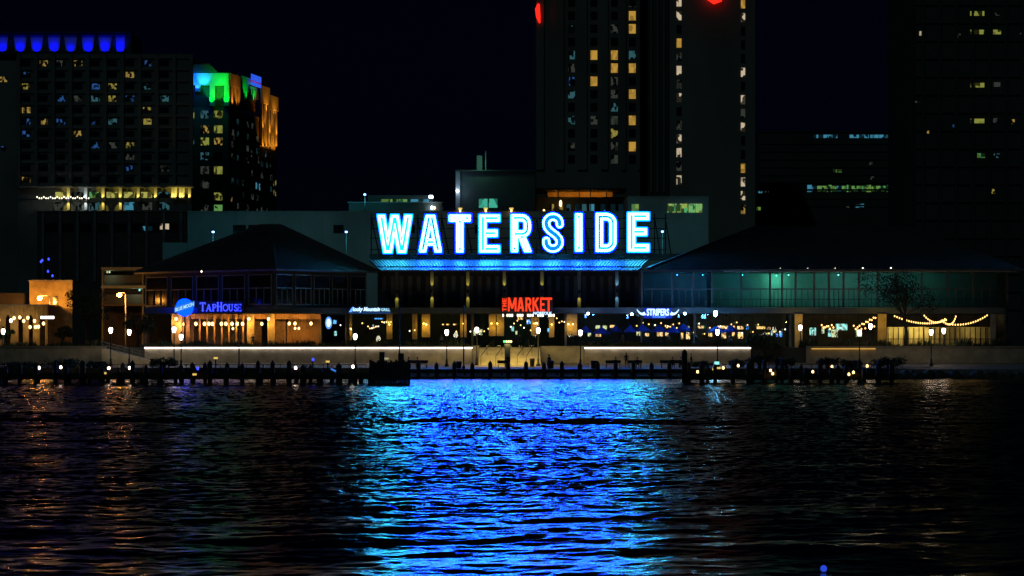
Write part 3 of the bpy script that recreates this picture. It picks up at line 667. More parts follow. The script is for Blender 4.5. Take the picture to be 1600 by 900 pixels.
FL = [(315,424.2),(353,424.2),(390,424.2),(1219,420.5),(1262,420.5),(1305,420.2),(1348,419.5),(1392,419.5)]
for i, (px, py) in enumerate(FL):
    Y = 333.6 if px > 1000 else 338
    t = thing('eave_light', (X(px,Y),Y,Z(py,Y)), f'tiny white floodlight under the dark roof eave, {nth(i)} from the left', 'lamp', 'eave floodlights')
    MB().bar((X(px,Y),Y+0.05,Z(py,Y)+0.05),(X(px,Y),Y+0.05,ZE-0.1 if px > 1000 else Z(py,Y)+0.3),0.06).build('bracket', M['steel'], t)
    MB().ball((X(px,Y),Y-0.08,Z(py,Y)), 0.1, 6, 1.5).build('bulb', E['dot'], t)
for i, (px, py) in enumerate(((919,490),(1027-40,491),(1070,490))):
    Y = 332.3
    t = thing('fascia_spotlight', (X(px,Y),Y,Z(py,Y)), f'blue white spotlight on the grill fascia, {nth(i)} from the left', 'lamp', 'spotlights on the grill fascia')
    MB().bar((X(px,Y),Y+0.1,Z(py,Y)),(X(px,Y),334,Z(py,Y)),0.08).build('arm', M['steel'], t)
    MB().ball((X(px,Y),Y,Z(py,Y)), 0.16, 8).build('bulb', E['flood'], t)
    lamp('POINT', (X(px,Y),Y-0.6,Z(py,Y)-0.3), 45, (0.08,0.3,1.0), t, radius=0.15)
def pend(i, px, py, label, m='lampw', r=0.16, pw=None, Y=334.6, grp='pendant lamps of the pub', col=(1.0,0.5,0.09), top=8.3):
    t = thing('pendant_lamp', (X(px,Y),Y,Z(py,Y)), label, 'lamp', grp)
    MB().bar((X(px,Y),Y,Z(py,Y)+r),(X(px,Y),Y,max(top, Z(py,Y)+r+0.1)),0.03).build('cord', M['steel'], t)
    MB().ball((X(px,Y),Y,Z(py,Y)), r, 8, 1.25).build('globe', E[m], t)
    if pw: lamp('POINT', (X(px,Y),Y-r-0.15,Z(py,Y)-0.1), pw, col, t, radius=0.12)
for i, px in enumerate((306,319.5,326.5,332,346,353,362.5,371,379)):
    pend(i, px, 506, f'white glowing globe hanging in the row along the golden pub front, {nth(i)} from the left', pw=(135 if i % 2 == 0 else None), r=0.21)
for i, (px, py) in enumerate(((275,498.5),(287.5,506.5),(389,498.5),(409,506),(419.5,498.5),(452,505.5),(461,505.5),(486,505.5),(461,513),(467,513),(364,513.5))):
    pend(i, px, py, ['globe lamp on the ochre pier under the round badge','globe lamp on the brick pier right of the round badge','globe lamp on the ochre pier right of the blue letters','globe lamp hanging between the two ochre piers','globe lamp on the second ochre pier of the pub','first globe lamp of the pub slat screen','second globe lamp of the pub slat screen','last globe lamp at the far end of the slat screen','lower left globe lamp before the slat screen','lower right globe lamp before the slat screen','low lantern among the posts under the blue letters'][i],
         pw=(150 if i in (0,1,2,4,5,6,7) else 30 if i == 3 else None), r=0.19 if i < 8 else 0.15)
# sconces that light the plaster panels
SC = [(548,514),(608.5,507),(662,505.5),(666,507),(724,505.5),(768,505.5),(777,505.5),(837,505),(862,507),(888,506.5),(895,506.5)]
for i, (px, py) in enumerate(SC):
    Y = 336.1
    t = thing('wall_sconce', (X(px,Y),Y,Z(py,Y)), f'small amber sconce lighting a plaster panel of the market front, {nth(i)} from the left', 'lamp', 'sconces of the market front')
    MB().box(X(px,Y)-0.05,X(px,Y)+0.05,Y+0.08,Y+0.38,Z(py,Y)-0.06,Z(py,Y)+0.06).build('arm', M['steel'], t)
    MB().ball((X(px,Y),Y,Z(py,Y)), 0.09, 6).build('bulb', E['amber'], t)
    lamp('POINT', (X(px,Y),Y-0.45,Z(py,Y)-0.3), 22, (1.0,0.6,0.07), t, radius=0.12)
# screens and lit boards inside and on the fronts
BO = [(921,522,5,7,'pale'),(934,511,7,5,'pale'),(945,513,7,9,'pale'),(957,510,8,4,'board'),(935,523,8,6,'board'),(999,521,9,7,'pale'),(1011,523,6,5,'board'),(1031,522,9,7,'board'),(1042,522,5,6,'board'),(1066,525,4,10,'board'),(1075,526,6,8,'board'),
      (1073,511,8,3,'pale'),(1095,511,9,4,'board'),(1100,511,4,4,'green'),(1129,511,16,4,'board'),(1146,517,4,16,'board'),(1157,512,10,5,'board'),(1168,512,4,5,'screenb'),(1157,524,8,10,'board'),(1110,522,6,8,'board'),(1131,524,7,9,'board'),(1189,512,13,4,'board'),(1201,513,6,4,'board'),(1206,521,2.5,9,'screen'),(1214,524,3,6,'screenb'),(1220,522,4,9,'screenb'),(1198,524,8,10,'pale'),
      (801,514,4,8,'screen'),(826,503,6,7,'screenb'),(807,520,3,6,'pale'),(813,496.5,8,6,'board'),(861,499,7,6,'board'),(858,516,5,6,'screenb'),(741,520,4,9,'pale'),(752,519,3,9,'pale'),(700,507,5,2,'board'),(692,507,3,2,'board'),(711,507,6,2,'board'),(592,498,14,2,'screenb'),(523,503,5,6,'screenb'),(524,521,4,7,'screen'),(583,510,2,6,'ice'),(590,510,5,2,'dot'),
      (1286,516,4,10,'pale'),(1315,511,18,10,'screen'),(1342,520,9,12,'pale'),(1296,520,4,12,'screen'),(1270,518,10,12,'screen'),(1304,521,10,12,'pale')]
BM = {k: winmat('shop_glow_'+k, c, st_, 0.06, 3.6, 0.42, 0.3, c2) for k, (c, st_, c2) in dict(board=((1.0,0.62,0.10),1.6,(0.8,0.5,0.3)), pale=((0.85,0.8,0.35),1.0,(0.5,0.8,0.5)), green=((0.05,0.9,0.12),2,(0.3,0.9,0.1)), dot=((1,0.9,0.7),3,(1,0.8,0.5)), ice=((0.4,0.8,1.0),1.2,(0.6,0.8,1.0)), screen=((0.2,0.8,0.7),1.2,(0.5,0.9,0.8)), screenb=((0.08,0.25,1.0),1.6,(0.1,0.6,1.0))).items()}
for i, (px, py, wd, hd, m) in enumerate(BO):
    Y = 337.0+0.35*(i % 3)
    nm = {'board':'lit_board','pale':'lit_board','green':'lit_board','dot':'lit_board','ice':'lit_board'}.get(m, 'wall_screen')
    colr = {'board':'amber','pale':'pale yellow','green':'green','dot':'white','ice':'icy','screen':'teal','screenb':'blue'}[m]
    where = 'pub end' if px < 540 else 'script sign bay' if px < 735 else 'market bay' if px < 885 else 'grill front' if px < 1090 else 'bar front' if px < 1236 else 'lounge bay'
    order = sum(1 for q in BO if q[0] < px or (q[0] == px and q[1] < py))
    t = thing(nm, (X(px,Y),Y,Z(py+hd/2,Y)), f'small {colr} lit {"board" if nm == "lit_board" else "screen"} in the {where}, {nth(order)} across all the shop fronts', 'screen' if nm != 'lit_board' else 'board', 'lit boards and screens of the shop fronts')
    MB().px(px-wd/2,px+wd/2,py-hd/2,py+hd/2,Y,0.06).build('face', BM[m], t)
    MB().px(px-wd/2-0.5,px+wd/2+0.5,py-hd/2-0.5,py+hd/2+0.5,Y+0.07,0.08).build('frame', M['steel'], t)
    MB().bar((X(px,Y),Y+0.2,Z(py-hd/2,Y)),(X(px,Y),Y+0.2,8.36),0.05).build('hanger', M['steel'], t)
# pendant clusters of the lounge
k = 0
LP = [(1284+i*2.6, 508+3.5*((i*7)%3)/2+2*(i%2)) for i in range(8)]+[(1334+i*3, 509+2.5*((i*5)%3)) for i in range(5)]+[(1347+i*3, 506-i*1.6+2*(i%2)) for i in range(8)]+[(1352,513),(1362,511),(1366,510)]
for i, (px, py) in enumerate(LP):
    pend(i, px, py, f'small warm bulb hanging in the lounge ceiling cluster, {nth(i)} counted along the lounge', 'string', 0.1, None, 334.6+0.4*(i % 4), 'bulbs over the lounge')
for px in (1262,1292,1340,1360): lamp('POINT', (X(px,338),338,6.8), 26, (0.9,0.85,0.45))
for px, c in ((1096,(1,.6,.15)),(1135,(1,.6,.2)),(1165,(1,.6,.15)),(1200,(.9,.7,.3)),(930,(1,.75,.3)),(1030,(1,.75,.3)),(700,(1,.6,.2)),(580,(1,.7,.4)),(808,(.6,.9,.5))):
    t = thing('ceiling_spot', (X(px,341),341,8.2), f'warm ceiling spot inside the shop front, over column {px} from the pub' if False else {1096:'ceiling spot inside the bar left of the tall cyan lamp',1135:'ceiling spot inside the bar right of the tall cyan lamp',1165:'ceiling spot inside the bar above the blue screen',1200:'ceiling spot inside the bar near the lounge pier',930:'ceiling spot inside the grill behind the first parasols',1030:'ceiling spot inside the grill under the horned sign',700:'ceiling spot inside the bay right of the script sign',580:'ceiling spot inside the bay under the script sign',808:'ceiling spot inside the market doorway'}[px], 'lamp', 'ceiling spots inside the shop fronts')
    MB().lathe([(0.02,8.35),(0.14,8.33),(0.16,8.1),(0.05,8.08)], (X(px,341),341,0), 10).build('housing', M['steel'], t)
    lamp('POINT', (X(px,341),341,7.8), 36, c, t, radius=0.1)
# rows of little bulbs over the counters
q = random.Random(21); CB = [(597+i*3.4, 503+0.8*(i % 2)) for i in range(5)]+[(575+i*3, 512+q.uniform(-3,3)) for i in range(5)]+[(566,505),(532,508),(640,517),(648,516),(700,516),(713,518),(735,518)]+[(750+i*6.5, 512+q.uniform(-5,8)) for i in range(3)]+[(798+i*5.2, 508+q.uniform(-7,12)) for i in range(9)]+[(870+i*4, 500+q.uniform(-3,4)) for i in range(4)]+[(995+i*9.5, 508+q.uniform(-4,4)) for i in range(8)]+[(1040+i*3.5, 509+0.7*i) for i in range(6)]+[(1084+i*8.4, 507+q.uniform(-4,16)) for i in range(18)]
for i, (px, py) in enumerate(sorted(CB)):
    zone = 'script sign bay' if px < 735 else 'market bay' if px < 885 else 'grill front' if px < 1083 else 'bar front'
    pend(i, px, py, f'tiny warm counter bulb in the {zone}, {nth(i)} across all the counters', 'string' if i % 4 else 'dot', 0.075, None, 336.4, 'tiny counter bulbs behind the shop fronts')
# string lights of the patio
def strand(pts, n, label, m='string'):
    Y = pts[0][2]; P = [Vector((X(a,c),c,Z(b,c))) for a,b,c in pts]
    t = thing('string_lights', P[0], label, 'string lights', 'patio string lights')
    def cur(t_):
        a, b, c = P; return a*(1-t_)**2+(b*2-(a+c)*0.5)*2*t_*(1-t_)+c*t_**2
    MB().tube([cur(i/20) for i in range(21)], 0.02, 4).build('wire', M['steel'], t)
    for i in range(n):
        p = cur((i+0.5)/n); MB().ball((p.x,p.y,p.z-0.13), 0.085, 6, 1.5).build('bulb', E[m], t)
strand([(1396,491.5,331),(1440,503.5,329),(1480,498,327)], 24, 'long low strand of warm bulbs sagging from the ochre pier')
strand([(1443,490,329),(1460,502,328),(1478,496,327)], 12, 'short steep strand of warm bulbs in the middle of the patio')
strand([(1470,498,327),(1485,505,327.5),(1494,491,328)], 11, 'short strand of warm bulbs rising to the middle post')
strand([(1482,505,327),(1515,503.5,329),(1544,490,331)], 16, 'strand of warm bulbs rising to the far end of the patio')
for px, py in ((1443,489),(1494,490),(1544,489)):
    single(MB().lathe([(0.09,3.86),(0.06,4.2),(0.05,Z(py,329))],(X(px,329),329.2,0),8), 'patio_post', M['steel'], {1443:'thin dark post where the steep bulb strand starts',1494:'thin dark post at the peak between bulb strands',1544:'thin dark post at the far end of the bulb strands'}[px], 'post', 'posts of the patio string lights')
# patio wall behind the bulbs
Y = 335
t = thing('patio_wall', (X(1440,Y),Y,3.86), 'pale yellow lit wall of the patio behind the bulb strands', 'wall')
MB().px(1386,1548,511,541,Y,0.3).build('wall_face', M['ochre'], t)
mb = MB()
for px in range(1388,1548,8): mb.px(px-0.5,px+0.5,512,540,Y-0.12,0.1)
mb.build('batten', M['steel'], t)
for px, p in ((1398,90),(1424,110),(1445,130),(1517,40)): lamp('POINT', (X(px,333.4),333.4,Z(515,333)), p, (0.95,0.85,0.3), t, radius=0.2)
mb = MB()
for k in range(60):
    px = 1388+k*2.7; mb.bar((X(px,324),324,3.86),(X(px,324),324,4.95),0.04)
mb.bar((X(1386,324),324,4.95),(X(1550,324),324,4.95),0.07)
single(mb, 'patio_railing', M['steel'], 'black baluster railing along the patio under the bulb strands', 'railing')

# ------------------------------------------------------------------ street lamps
def lantern(x, y, zb, h, m, label, pw, col, name='street_lamp', r=1.0, grp='lantern lamps along the promenade'):
    t = thing(name, (x,y,zb), label, 'lamp', grp)
    MB().lathe([(0.26*r,0),(0.26*r,0.25),(0.16*r,0.35),(0.13*r,0.9),(0.075,1.0),(0.065,h-0.45),(0.14,h-0.4)], (x,y,zb), 10).build('post', M['steel'], t)
    MB().lathe([(0.13*r,h-0.4),(0.24*r,h-0.05),(0.23*r,h+0.2),(0.15*r,h+0.3)], (x,y,zb), 10).build('lantern', E[m], t)
    MB().lathe([(0.27*r,h+0.3),(0.2*r,h+0.42),(0.05,h+0.55),(0.02,h+0.75)], (x,y,zb), 10).build('cap', M['steel'], t)
    lamp('POINT', (x,y-0.3,zb+h-0.2), pw, col, t, radius=0.35)
LAMPS = [(5,517,322),(173,515,314),(202,518,314),(272,514,314),(283,525.5,311),(555,525,311),(698,518.5,313),(745,514.5,316),(841,515.5,314),(907,519,313),(1121,518,312),(1250.5,511,322),(1343,519,313),(1360,509,322),(1455,518,314),(1474.5,516,321)]
WHERE = ['at the far left edge before the yellow buildings','at the top of the left ramp','right of the left ramp beside the dark trees','left of the pub badge, taller of two','low in front of the brick pier of the pub','under the script sign','left of the steps before the long wall','beside the left cheek of the steps','at the right side of the steps','at the corner of the right planter wall','below the tall cyan lamp','beside the first ochre pier of the lounge','in front of the lounge bay, lower of two','beside the second ochre pier of the lounge','in front of the patio wall','far right on the patio behind another lamp']
for (px, py, Y), wh in zip(LAMPS, WHERE):
    zb = zprom(Y) if Y < YW else 3.86
    lantern(X(px,Y), Y, zb, Z(py,Y)-zb-0.05, 'lamp', 'lit lantern on a black post '+wh, 75, (1.0,0.78,0.5))
lantern(X(1118,328), 328, 3.86, Z(489.5,328)-3.86, 'cyan', 'tall lamp with a brilliant cyan glow right of the horned sign', 160, (0.15,0.6,1.0), grp=None)
def plainpost(px, Y, py, label):
    x = X(px,Y); zb = zprom(Y)
    t = thing('flag_pole', (x,Y,zb), label, 'pole', 'unlit dark poles on the promenade')
    MB().lathe([(0.2,0),(0.2,0.3),(0.09,0.4),(0.06,Z(py,Y)-zb)], (x,Y,zb), 8).build('shaft', M['timber'], t)
    MB().ball((x,Y,Z(py,Y)+0.1), 0.12, 6).build('finial', M['timber'], t)
plainpost(373.5, 309, 478, 'tall unlit dark pole crossing the pub letters'); plainpost(624, 309, 470, 'tall unlit dark pole right of the script sign'); plainpost(724.5, 309, 478, 'tall unlit dark pole left of the steps')
def streetlight(px, py, Y, side, label, pw):
    x, z = X(px,Y), Z(py,Y); t = thing('sodium_lamp', (x+side*1.6,Y,3.86), label, 'lamp', 'orange street lamps')
    MB().lathe([(0.2,3.86),(0.1,4.3),(0.07,z+0.2)], (x+side*1.6,Y,0), 8).build('pole', M['concrete'], t)
    MB().tube([(x+side*1.6,Y,z+0.15),(x+side*1.0,Y,z+0.4),(x,Y,z+0.3)], 0.06, 6).build('arm', M['concrete'], t)
    MB().ball((x,Y,z), 0.33, 8, 0.8).build('lamp_head', E['sodium'], t)
    lamp('POINT', (x,Y-0.5,z-0.3), pw, (1.0,0.45,0.08), t, radius=0.3)
streetlight(62,466,345,0.9,'orange street lamp before the tall yellow lit building',1900)
streetlight(186.5,461,350,0.55,'orange street lamp with a lit pole before the open garage decks',1200)
def roofpole(px, py, Y, zb, label, pw=120):
    x, z = X(px,Y), Z(py,Y); t = thing('pole_light', (x,Y,zb), label, 'lamp', 'bluish pole lights on the garage roof')
    MB().lathe([(0.12,zb),(0.08,zb+0.5),(0.06,z-0.15)], (x,Y,0), 8).build('pole', M['steel'], t)
    MB().box(x-0.19,x+0.19,Y-0.2,Y+0.2,z-0.12,z+0.14).build('head', E['bluehead'], t, bevel=0.05)
    lamp('POINT', (x,Y-0.8,z-0.5), pw, (0.08,0.7,0.85), t, radius=0.3)
YG = 420.0
roofpole(333,362.5,405,3.9,'bluish pole light left of the dark hipped roof peak',420); roofpole(541,362.5,405,3.9,'bluish pole light beside the first neon letter',420); roofpole(1035,362,405,3.9,'bluish pole light right of the last neon letter',420)
roofpole(570,304,434,Z(330,434),'brilliant cyan pole light on the low roof block',500)

# ------------------------------------------------------------------ retaining walls, steps, planters
def planter_wall(x0, x1, ytop, label, led=True, Y=YW, zt=3.86):
    t = thing('retaining_wall', (X((x0+x1)/2,Y),Y,zprom(Y)), label, 'wall')
    z = zt; zb = zprom(Y)-0.3
    MB().box(X(x0,Y),X(x1,Y),Y,Y+0.5,zb,z).build('wall_face', M['stone'], t)
    MB().box(X(x0,Y)-0.05,X(x1,Y)+0.05,Y-0.22,Y+0.55,z+0.003,z+0.16).build('coping', M['cap'], t)
    if led:
        MB().box(X(x0,Y),X(x1,Y),Y-0.19,Y-0.14,z-0.13,z-0.003).build('light_strip', E['led'], t)
    return t
planter_wall(226,738,541,'long left planter wall with a white light strip along its top')
t = planter_wall(913,1173,541,'right planter wall with a white light strip along its top')
planter_wall(738.6,748,541,'short pale pier at the left end of the steps', False, YW-0.4, 3.9)
planter_wall(845,912,541,'dark blank wall between the steps and the right planter', False, YW+0.3)
planter_wall(0,165,541,'stained pale wall at the far left under the yellow buildings', False)
planter_wall(1260,1600,541,'dim wall under the lounge and the patio', False, YW+0.2)
MB().box(X(1268,YW),X(1368,YW),YW-0.1,YW-0.03,3.62,3.72).build('light_strip', E['amberstrip'], bpy.data.objects['retaining_wall.005'] if 'retaining_wall.005' in bpy.data.objects else None)
st = thing('staircase', (X(796,318),318,1.7), 'broad yellow lit stone steps up to the market entrance', 'steps')
mb = MB(); n = 13
for i in range(n):
    y0 = 315.2+i*0.42; zz = 1.66+(i+1)*(3.84-1.66)/n
    mb.box(X(748.6,320),X(844,320),y0,y0+0.42 if i < n-1 else 321.2,1.2,zz)
mb.build('flight', M['stone'], st)
for px in (752,775,808,822):
    r = MB(); a = Vector((X(px,320),315.2,2.75)); b = Vector((X(px,320)+1.5,320.4,4.85))
    r.bar(a,b,0.06); r.bar(a,(a.x,a.y,1.6),0.06); r.bar(b,(b.x,b.y,3.8),0.06); c = (a+b)/2; r.bar(c,(c.x,c.y,2.7),0.05); r.build('handrail', M['timber'], st)
for px in (757,776,796,816,836): lamp('POINT', (X(px,316),312.6,3.3), 190, (1.0,0.70,0.16), st, radius=0.8)  # added yellow fill before the steps, lights without fittings
for px in (560,650,700): pass
# left ramp
rp = thing('ramp', (X(195,317),317,1.7), 'planted access ramp with dim rails beside the far left wall', 'ramp')
mb = MB(); vs = [mb.bm.verts.new(v) for v in [(X(168,320),315.5,1.3),(X(262,320),315.5,1.3),(X(262,320),319.5,1.3),(X(168,320),319.5,1.3),(X(168,320),315.5,3.7),(X(262,320),315.5,1.75),(X(262,320),319.5,1.75),(X(168,320),319.5,3.7)]]
for f in ((0,3,2,1),(4,5,6,7),(0,1,5,4),(1,2,6,5),(2,3,7,6),(3,0,4,7)): mb.bm.faces.new([vs[i] for i in f])
mb.build('slope', M['stone'], rp)
mb = MB(); a, b = Vector((X(168,320),315.6,4.6)), Vector((X(262,320),315.6,2.7))
for q in (0,0.35,0.7): mb.bar(a-Vector((0,0,q)), b-Vector((0,0,q)), 0.05)
for i in range(9):
    p = a.lerp(b, i/8); mb.bar(p, (p.x,p.y,p.z-1.0), 0.05)
mb.build('handrail', M['frame'], rp)
# kiosk in front of the steps
Y = 311.5; ks = thing('map_kiosk', (X(793,Y),Y,zprom(Y)), 'slim map kiosk with a glowing yellow head before the steps', 'kiosk')
MB().box(X(788.5,Y),X(797.5,Y),Y,Y+0.4,zprom(Y),Z(537,Y)).build('board', M['frame'], ks, bevel=0.03)
MB().box(X(786,Y),X(800,Y),Y-0.1,Y+0.5,Z(536.6,Y),Z(535.8,Y)).build('head', M['steel'], ks)
for i, px in enumerate((788,791.5,795,798.5)): MB().ball((X(px,Y),Y-0.05,Z(533.6,Y)), 0.13, 6).build('bulb', E['lampw'] if i else E['green'], ks)
lamp('POINT', (X(793,Y),Y-0.6,Z(534,Y)), 30, (1.0,0.75,0.2), ks)

# ------------------------------------------------------------------ planting
def leafcloud(mb, c, rad, n, size, seed):
    rr = np.random.default_rng(seed)
    for i in range(n):
        v = rr.normal(size=3); v /= np.linalg.norm(v); v *= rr.uniform(0.25,1)**0.5
        p = Vector(c)+Vector((v[0]*rad[0], v[1]*rad[1], v[2]*rad[2]))
        d = Vector(rr.normal(size=3)).normalized(); e = d.orthogonal().normalized(); s = size*rr.uniform(0.6,1.4)
        mb.poly([p+d*s, p+e*s*0.5, p-d*s, p-e*s*0.5])
def tree(px, Y, zb, ztop, wpx, label, seed, n=2600):
    x = X(px,Y); t = thing('tree', (x,Y,zb), label, 'tree'); rr = random.Random(seed)
    h = ztop-zb; W = wpx/2*Y/F; mb = MB()
    mb.tube([(x,Y,zb),(x+0.1,Y,zb+h*0.2),(x-0.1,Y,zb+h*0.4),(x+0.15,Y,zb+h*0.75)], [0.32,0.24,0.18,0.06], 8)
    cl = []
    for i in range(9):
        a = rr.uniform(0,6.28); L = W*rr.uniform(0.45,0.95); q = Vector((x,Y,zb+h*rr.uniform(0.3,0.5))); e = Vector((x+L*math.cos(a),Y+L*math.sin(a)*0.7,zb+h*rr.uniform(0.5,0.92)))
        mb.tube([q, q.lerp(e,0.5)+Vector((0,0,0.4)), e], [0.11,0.07,0.025], 6); cl.append(e)
    mb.build('trunk', M['bark'], t)
    cr = MB()
    for i, e in enumerate(cl+[Vector((x,Y,zb+h*0.85)), Vector((x-W*0.3,Y,zb+h*0.7)), Vector((x+W*0.35,Y,zb+h*0.66))]):
        r = W*rr.uniform(0.25,0.42); leafcloud(cr, e, (r,r,r*0.8), n//12, 0.16, seed*31+i)
    cr.build('crown', M['leaf'], t)
tree(1415,324,3.86,Z(428,324),150,'dark leafy tree in front of the upper gallery above the patio',3)
tree(135,330,3.86,Z(452,330),70,'dark rounded tree between the yellow building and the open garage',5,1600)
tree(215,328,3.86,Z(492,328),62,'low dark tree at the foot of the open garage',8,1200)
tree(98,326,3.86,Z(508,326),26,'small dark bush tree beside the arcade end',12,700)
tree(8,326,3.86,Z(515,326),30,'small dark bush tree at the far left edge',13,700)
tree(1195,318.5,2.0,Z(522,318.5),60,'small dark tree at the end of the right planter wall',9,1200)
for i, (px, Y, py, wd) in enumerate(((96,309.5,566,60),(30,309.5,570,50),(150,309.5,568,46),(255,309.5,562,40),(1098,310,566,30),(1150,310,564,34),(1186,310,556,40),(1228,310,562,36),(1292,310,560,40),(1330,310,566,40),(1388,310,562,50))):
    tree(px, Y, zprom(Y), Z(py,Y), wd, f'low dark bush on the promenade, {nth(i)} in the row counted from the third at the far left' if False else ['dark low bush under the arcade wall','dark low bush nearest the left edge of the promenade','dark low bush left of the ramp foot','dark low bush at the right foot of the ramp','dark low bush left of the cyan box','dark low bush right of the cyan box','tall dark bush at the end of the right planter wall','dark low bush under the first lounge pier','tall dark bush under the middle of the lounge','dark low bush under the right of the lounge','wide dark bush under the second lounge pier'][i], 40+i, 700)
def tuft(seed, h, r, n, m):
    rr = random.Random(seed); mb = MB()
    for i in range(n):
        a = rr.uniform(0,6.28); q = r*math.sqrt(rr.random()); l = h*rr.uniform(0.5,1.1); x, y = q*math.cos(a), q*math.sin(a)
        bx_, by_ = rr.uniform(-.4,.4)*l, rr.uniform(-.4,.4)*l; wv = 0.05
        mb.poly([(x-wv,y,0),(x+wv,y,0),(x+bx_*.5+wv*.7,y+by_*.4,l*.6),(x+bx_,y+by_,l)])
    me = mb.build('planter_shrub', m); return me
protos = [tuft(i, 0.55+0.25*(i % 3), 0.9, 110, M['grassy'] if i % 2 else M['leaf']) for i in range(4)]
spots = [(228+i*14.2+random.uniform(-4,4)) for i in range(36)]+[748+i*10 for i in range(0)]+[915+i*15 for i in range(18)]+[1264+i*15 for i in range(21)]+[6+i*14 for i in range(12)]
used = set()
for i, px in enumerate(spots):
    k = i % 4; o = protos[k] if k not in used else protos[k].copy()
    if k in used: link(o)
    used.add(k); o.location = (X(px,321.6), 321.6+random.uniform(-0.5,0.7), 3.86); o.rotation_euler = (0,0,random.uniform(0,6.28)); s_ = random.uniform(0.8,1.35); o.scale = (s_,s_,s_)
    side = 'pub planter' if i < 36 else 'grill planter' if i < 54 else 'patio wall' if i < 75 else 'far left wall'
    j = i if i < 36 else i-36 if i < 54 else i-54 if i < 75 else i-75
    tag(o, f'low leafy clump on top of the {side}, {nth(j)} from the left', 'plant', 'planter clumps on the retaining walls')

# ------------------------------------------------------------------ quay furniture, piles, piers
pp = thing('timber_pile', (0,0,0), 'x', 'pile', 'timber piles along the open quay')
MB().lathe([(0.26,-2),(0.26,2.2),(0.22,2.3),(0.06,2.55)], (0,0,0), 10).build('shaft', M['timber'], pp)
MB().lathe([(0.285,1.2),(0.285,1.35)], (0,0,0), 10).build('band', M['steel'], pp)
first = True
def pile(x, y, top, label, grp, rad=1.0):
    global first
    o = pp if first else copy_tree(pp); first = False
    o.location = (x,y,top-2.55); o.scale = (rad,rad,1); tag(o, label, 'pile', grp); return o
for i in range(16): pile(X(654+i*28,304.3), 304.3, Z(564+2*(i % 2),304), f'dark timber pile of the open quay, {nth(i)} from the left pier', 'timber piles along the open quay')
def longrail(x0, x1, Y, z, name, label, posts):
    t = thing(name, ((x0+x1)/2,Y,z-0.6), label, 'rail')
    MB().box(x0,x1,Y-0.15,Y+0.15,z-0.26,z+0.22).build('beam', M['timber'], t, bevel=0.03)
    n = int((x1-x0)/posts)
    mb = MB()
    for i in range(n+1):
        x = x0+(x1-x0)*i/n; mb.box(x-0.12,x+0.12,Y-0.12,Y+0.12,0.42,z-0.262)
    mb.build('block', M['timber'], t)
longrail(X(640,305.3),X(1072,305.3),305.3,0.98,'bull_rail','heavy dark timber rail along the edge of the open quay',2.18)
def pier(x0, x1, Y, depth, zt, name, label, npile, gap):
    t = thing(name, ((x0+x1)/2,Y,-1), label, 'pier')
    MB().box(x0,x1,Y,Y+depth,zt-0.32,zt).build('deck', M['timber'], t)
    MB().box(x0,x1,Y-0.12,Y-0.005,zt-0.62,zt+0.06).build('edge_beam', M['timber'], t)
    MB().box(x0,x1,Y-0.16,Y-0.01,-0.15,0.12).build('wale', M['timber'], t)
    MB().box(x0,x1,Y+depth-0.1,Y+depth,zt+0.001,zt+0.55).build('kerb_board', M['timber'], t)
    return t
YL, YRP = 262.0, 266.0
pier(X(-40,YL),X(638,YL),YL,4,1.15,'left_pier'.replace('left_','timber_'),'long dark timber pier across the left half of the water',20,30)
for i in range(24):
    px = 8+i*24.7+random.uniform(-4,4); pile(X(px,YL-0.4), YL-0.4, Z(random.choice((563,567,570,572,575)),YL), f'dark pile at the front of the left pier, {nth(i)} from the left', 'piles of the left pier', random.choice((0.9,1.0,1.25)))
for i in range(22):
    px = 2+i*27+random.uniform(-6,6); pile(X(px,YL+4.5), YL+4.5, Z(random.choice((566,570,574)),YL+4.5), f'dark pile at the back of the left pier, {nth(i)} from the left', 'piles of the left pier', 0.9)
mb = MB()
for i in range(16):
    px = 577+i*4; mb.box(X(px,258.5)+0.01,X(px+3.9,258.5),258.5+0.05*(i % 2),258.8,-1.2,Z(562+(i*7)%5,258.5))
mb.box(X(576,258.6),X(640,258.6),258.82,259.1,1.2,1.5)
single(mb, 'wave_screen', M['timber'], 'tall dark plank screen at the right end of the left pier', 'screen')
t = thing('pier_cabinet', (X(597,260),260,1.15), 'square dark cabinet standing above the end of the left pier', 'cabinet')
MB().box(X(592.5,260),X(600.5,260),260,260.6,1.15,Z(551,260)).build('body', M['darkwall'], t, bevel=0.03); MB().box(X(592,260),X(601,260),259.9,260.7,Z(551,260)+0.005,Z(550,260)).build('lid', M['steel'], t)
t = thing('pier_cabinet', (X(627,262),262,1.15), 'lower dark cabinet with a yellow light at the end of the left pier', 'cabinet')
MB().box(X(622,262),X(631,262),262,262.6,1.15,Z(553,262)).build('body', M['darkwall'], t, bevel=0.03); MB().box(X(622,262),X(631,262),261.9,262.7,Z(553,262)+0.005,Z(552,262)).build('lid', M['steel'], t)
MB().box(X(601,262),X(607,262),261.9,262,Z(561.5,262),Z(559,262)).build('lamp_face', E['pale'], t)
pier(X(1072,YRP),X(1405,YRP),YRP,5,1.05,'timber_pier','dark timber pier across the right side of the water',12,30)
for i in range(15):
    px = 1074+i*23+random.uniform(-5,5); pile(X(px,YRP-0.4), YRP-0.4, Z(random.choice((566,569,574,577)) if i else 546,YRP), f'dark pile at the front of the right pier, {nth(i)} from the left', 'piles of the right pier', random.choice((0.8,1.0,1.15)))
for i in range(11):
    px = 1082+i*29+random.uniform(-6,6); pile(X(px,YRP+5.4), YRP+5.4, Z(random.choice((561,565,570)),YRP+5.4), f'dark pile at the back of the right pier, {nth(i)} from the left', 'piles of the right pier', 0.85)
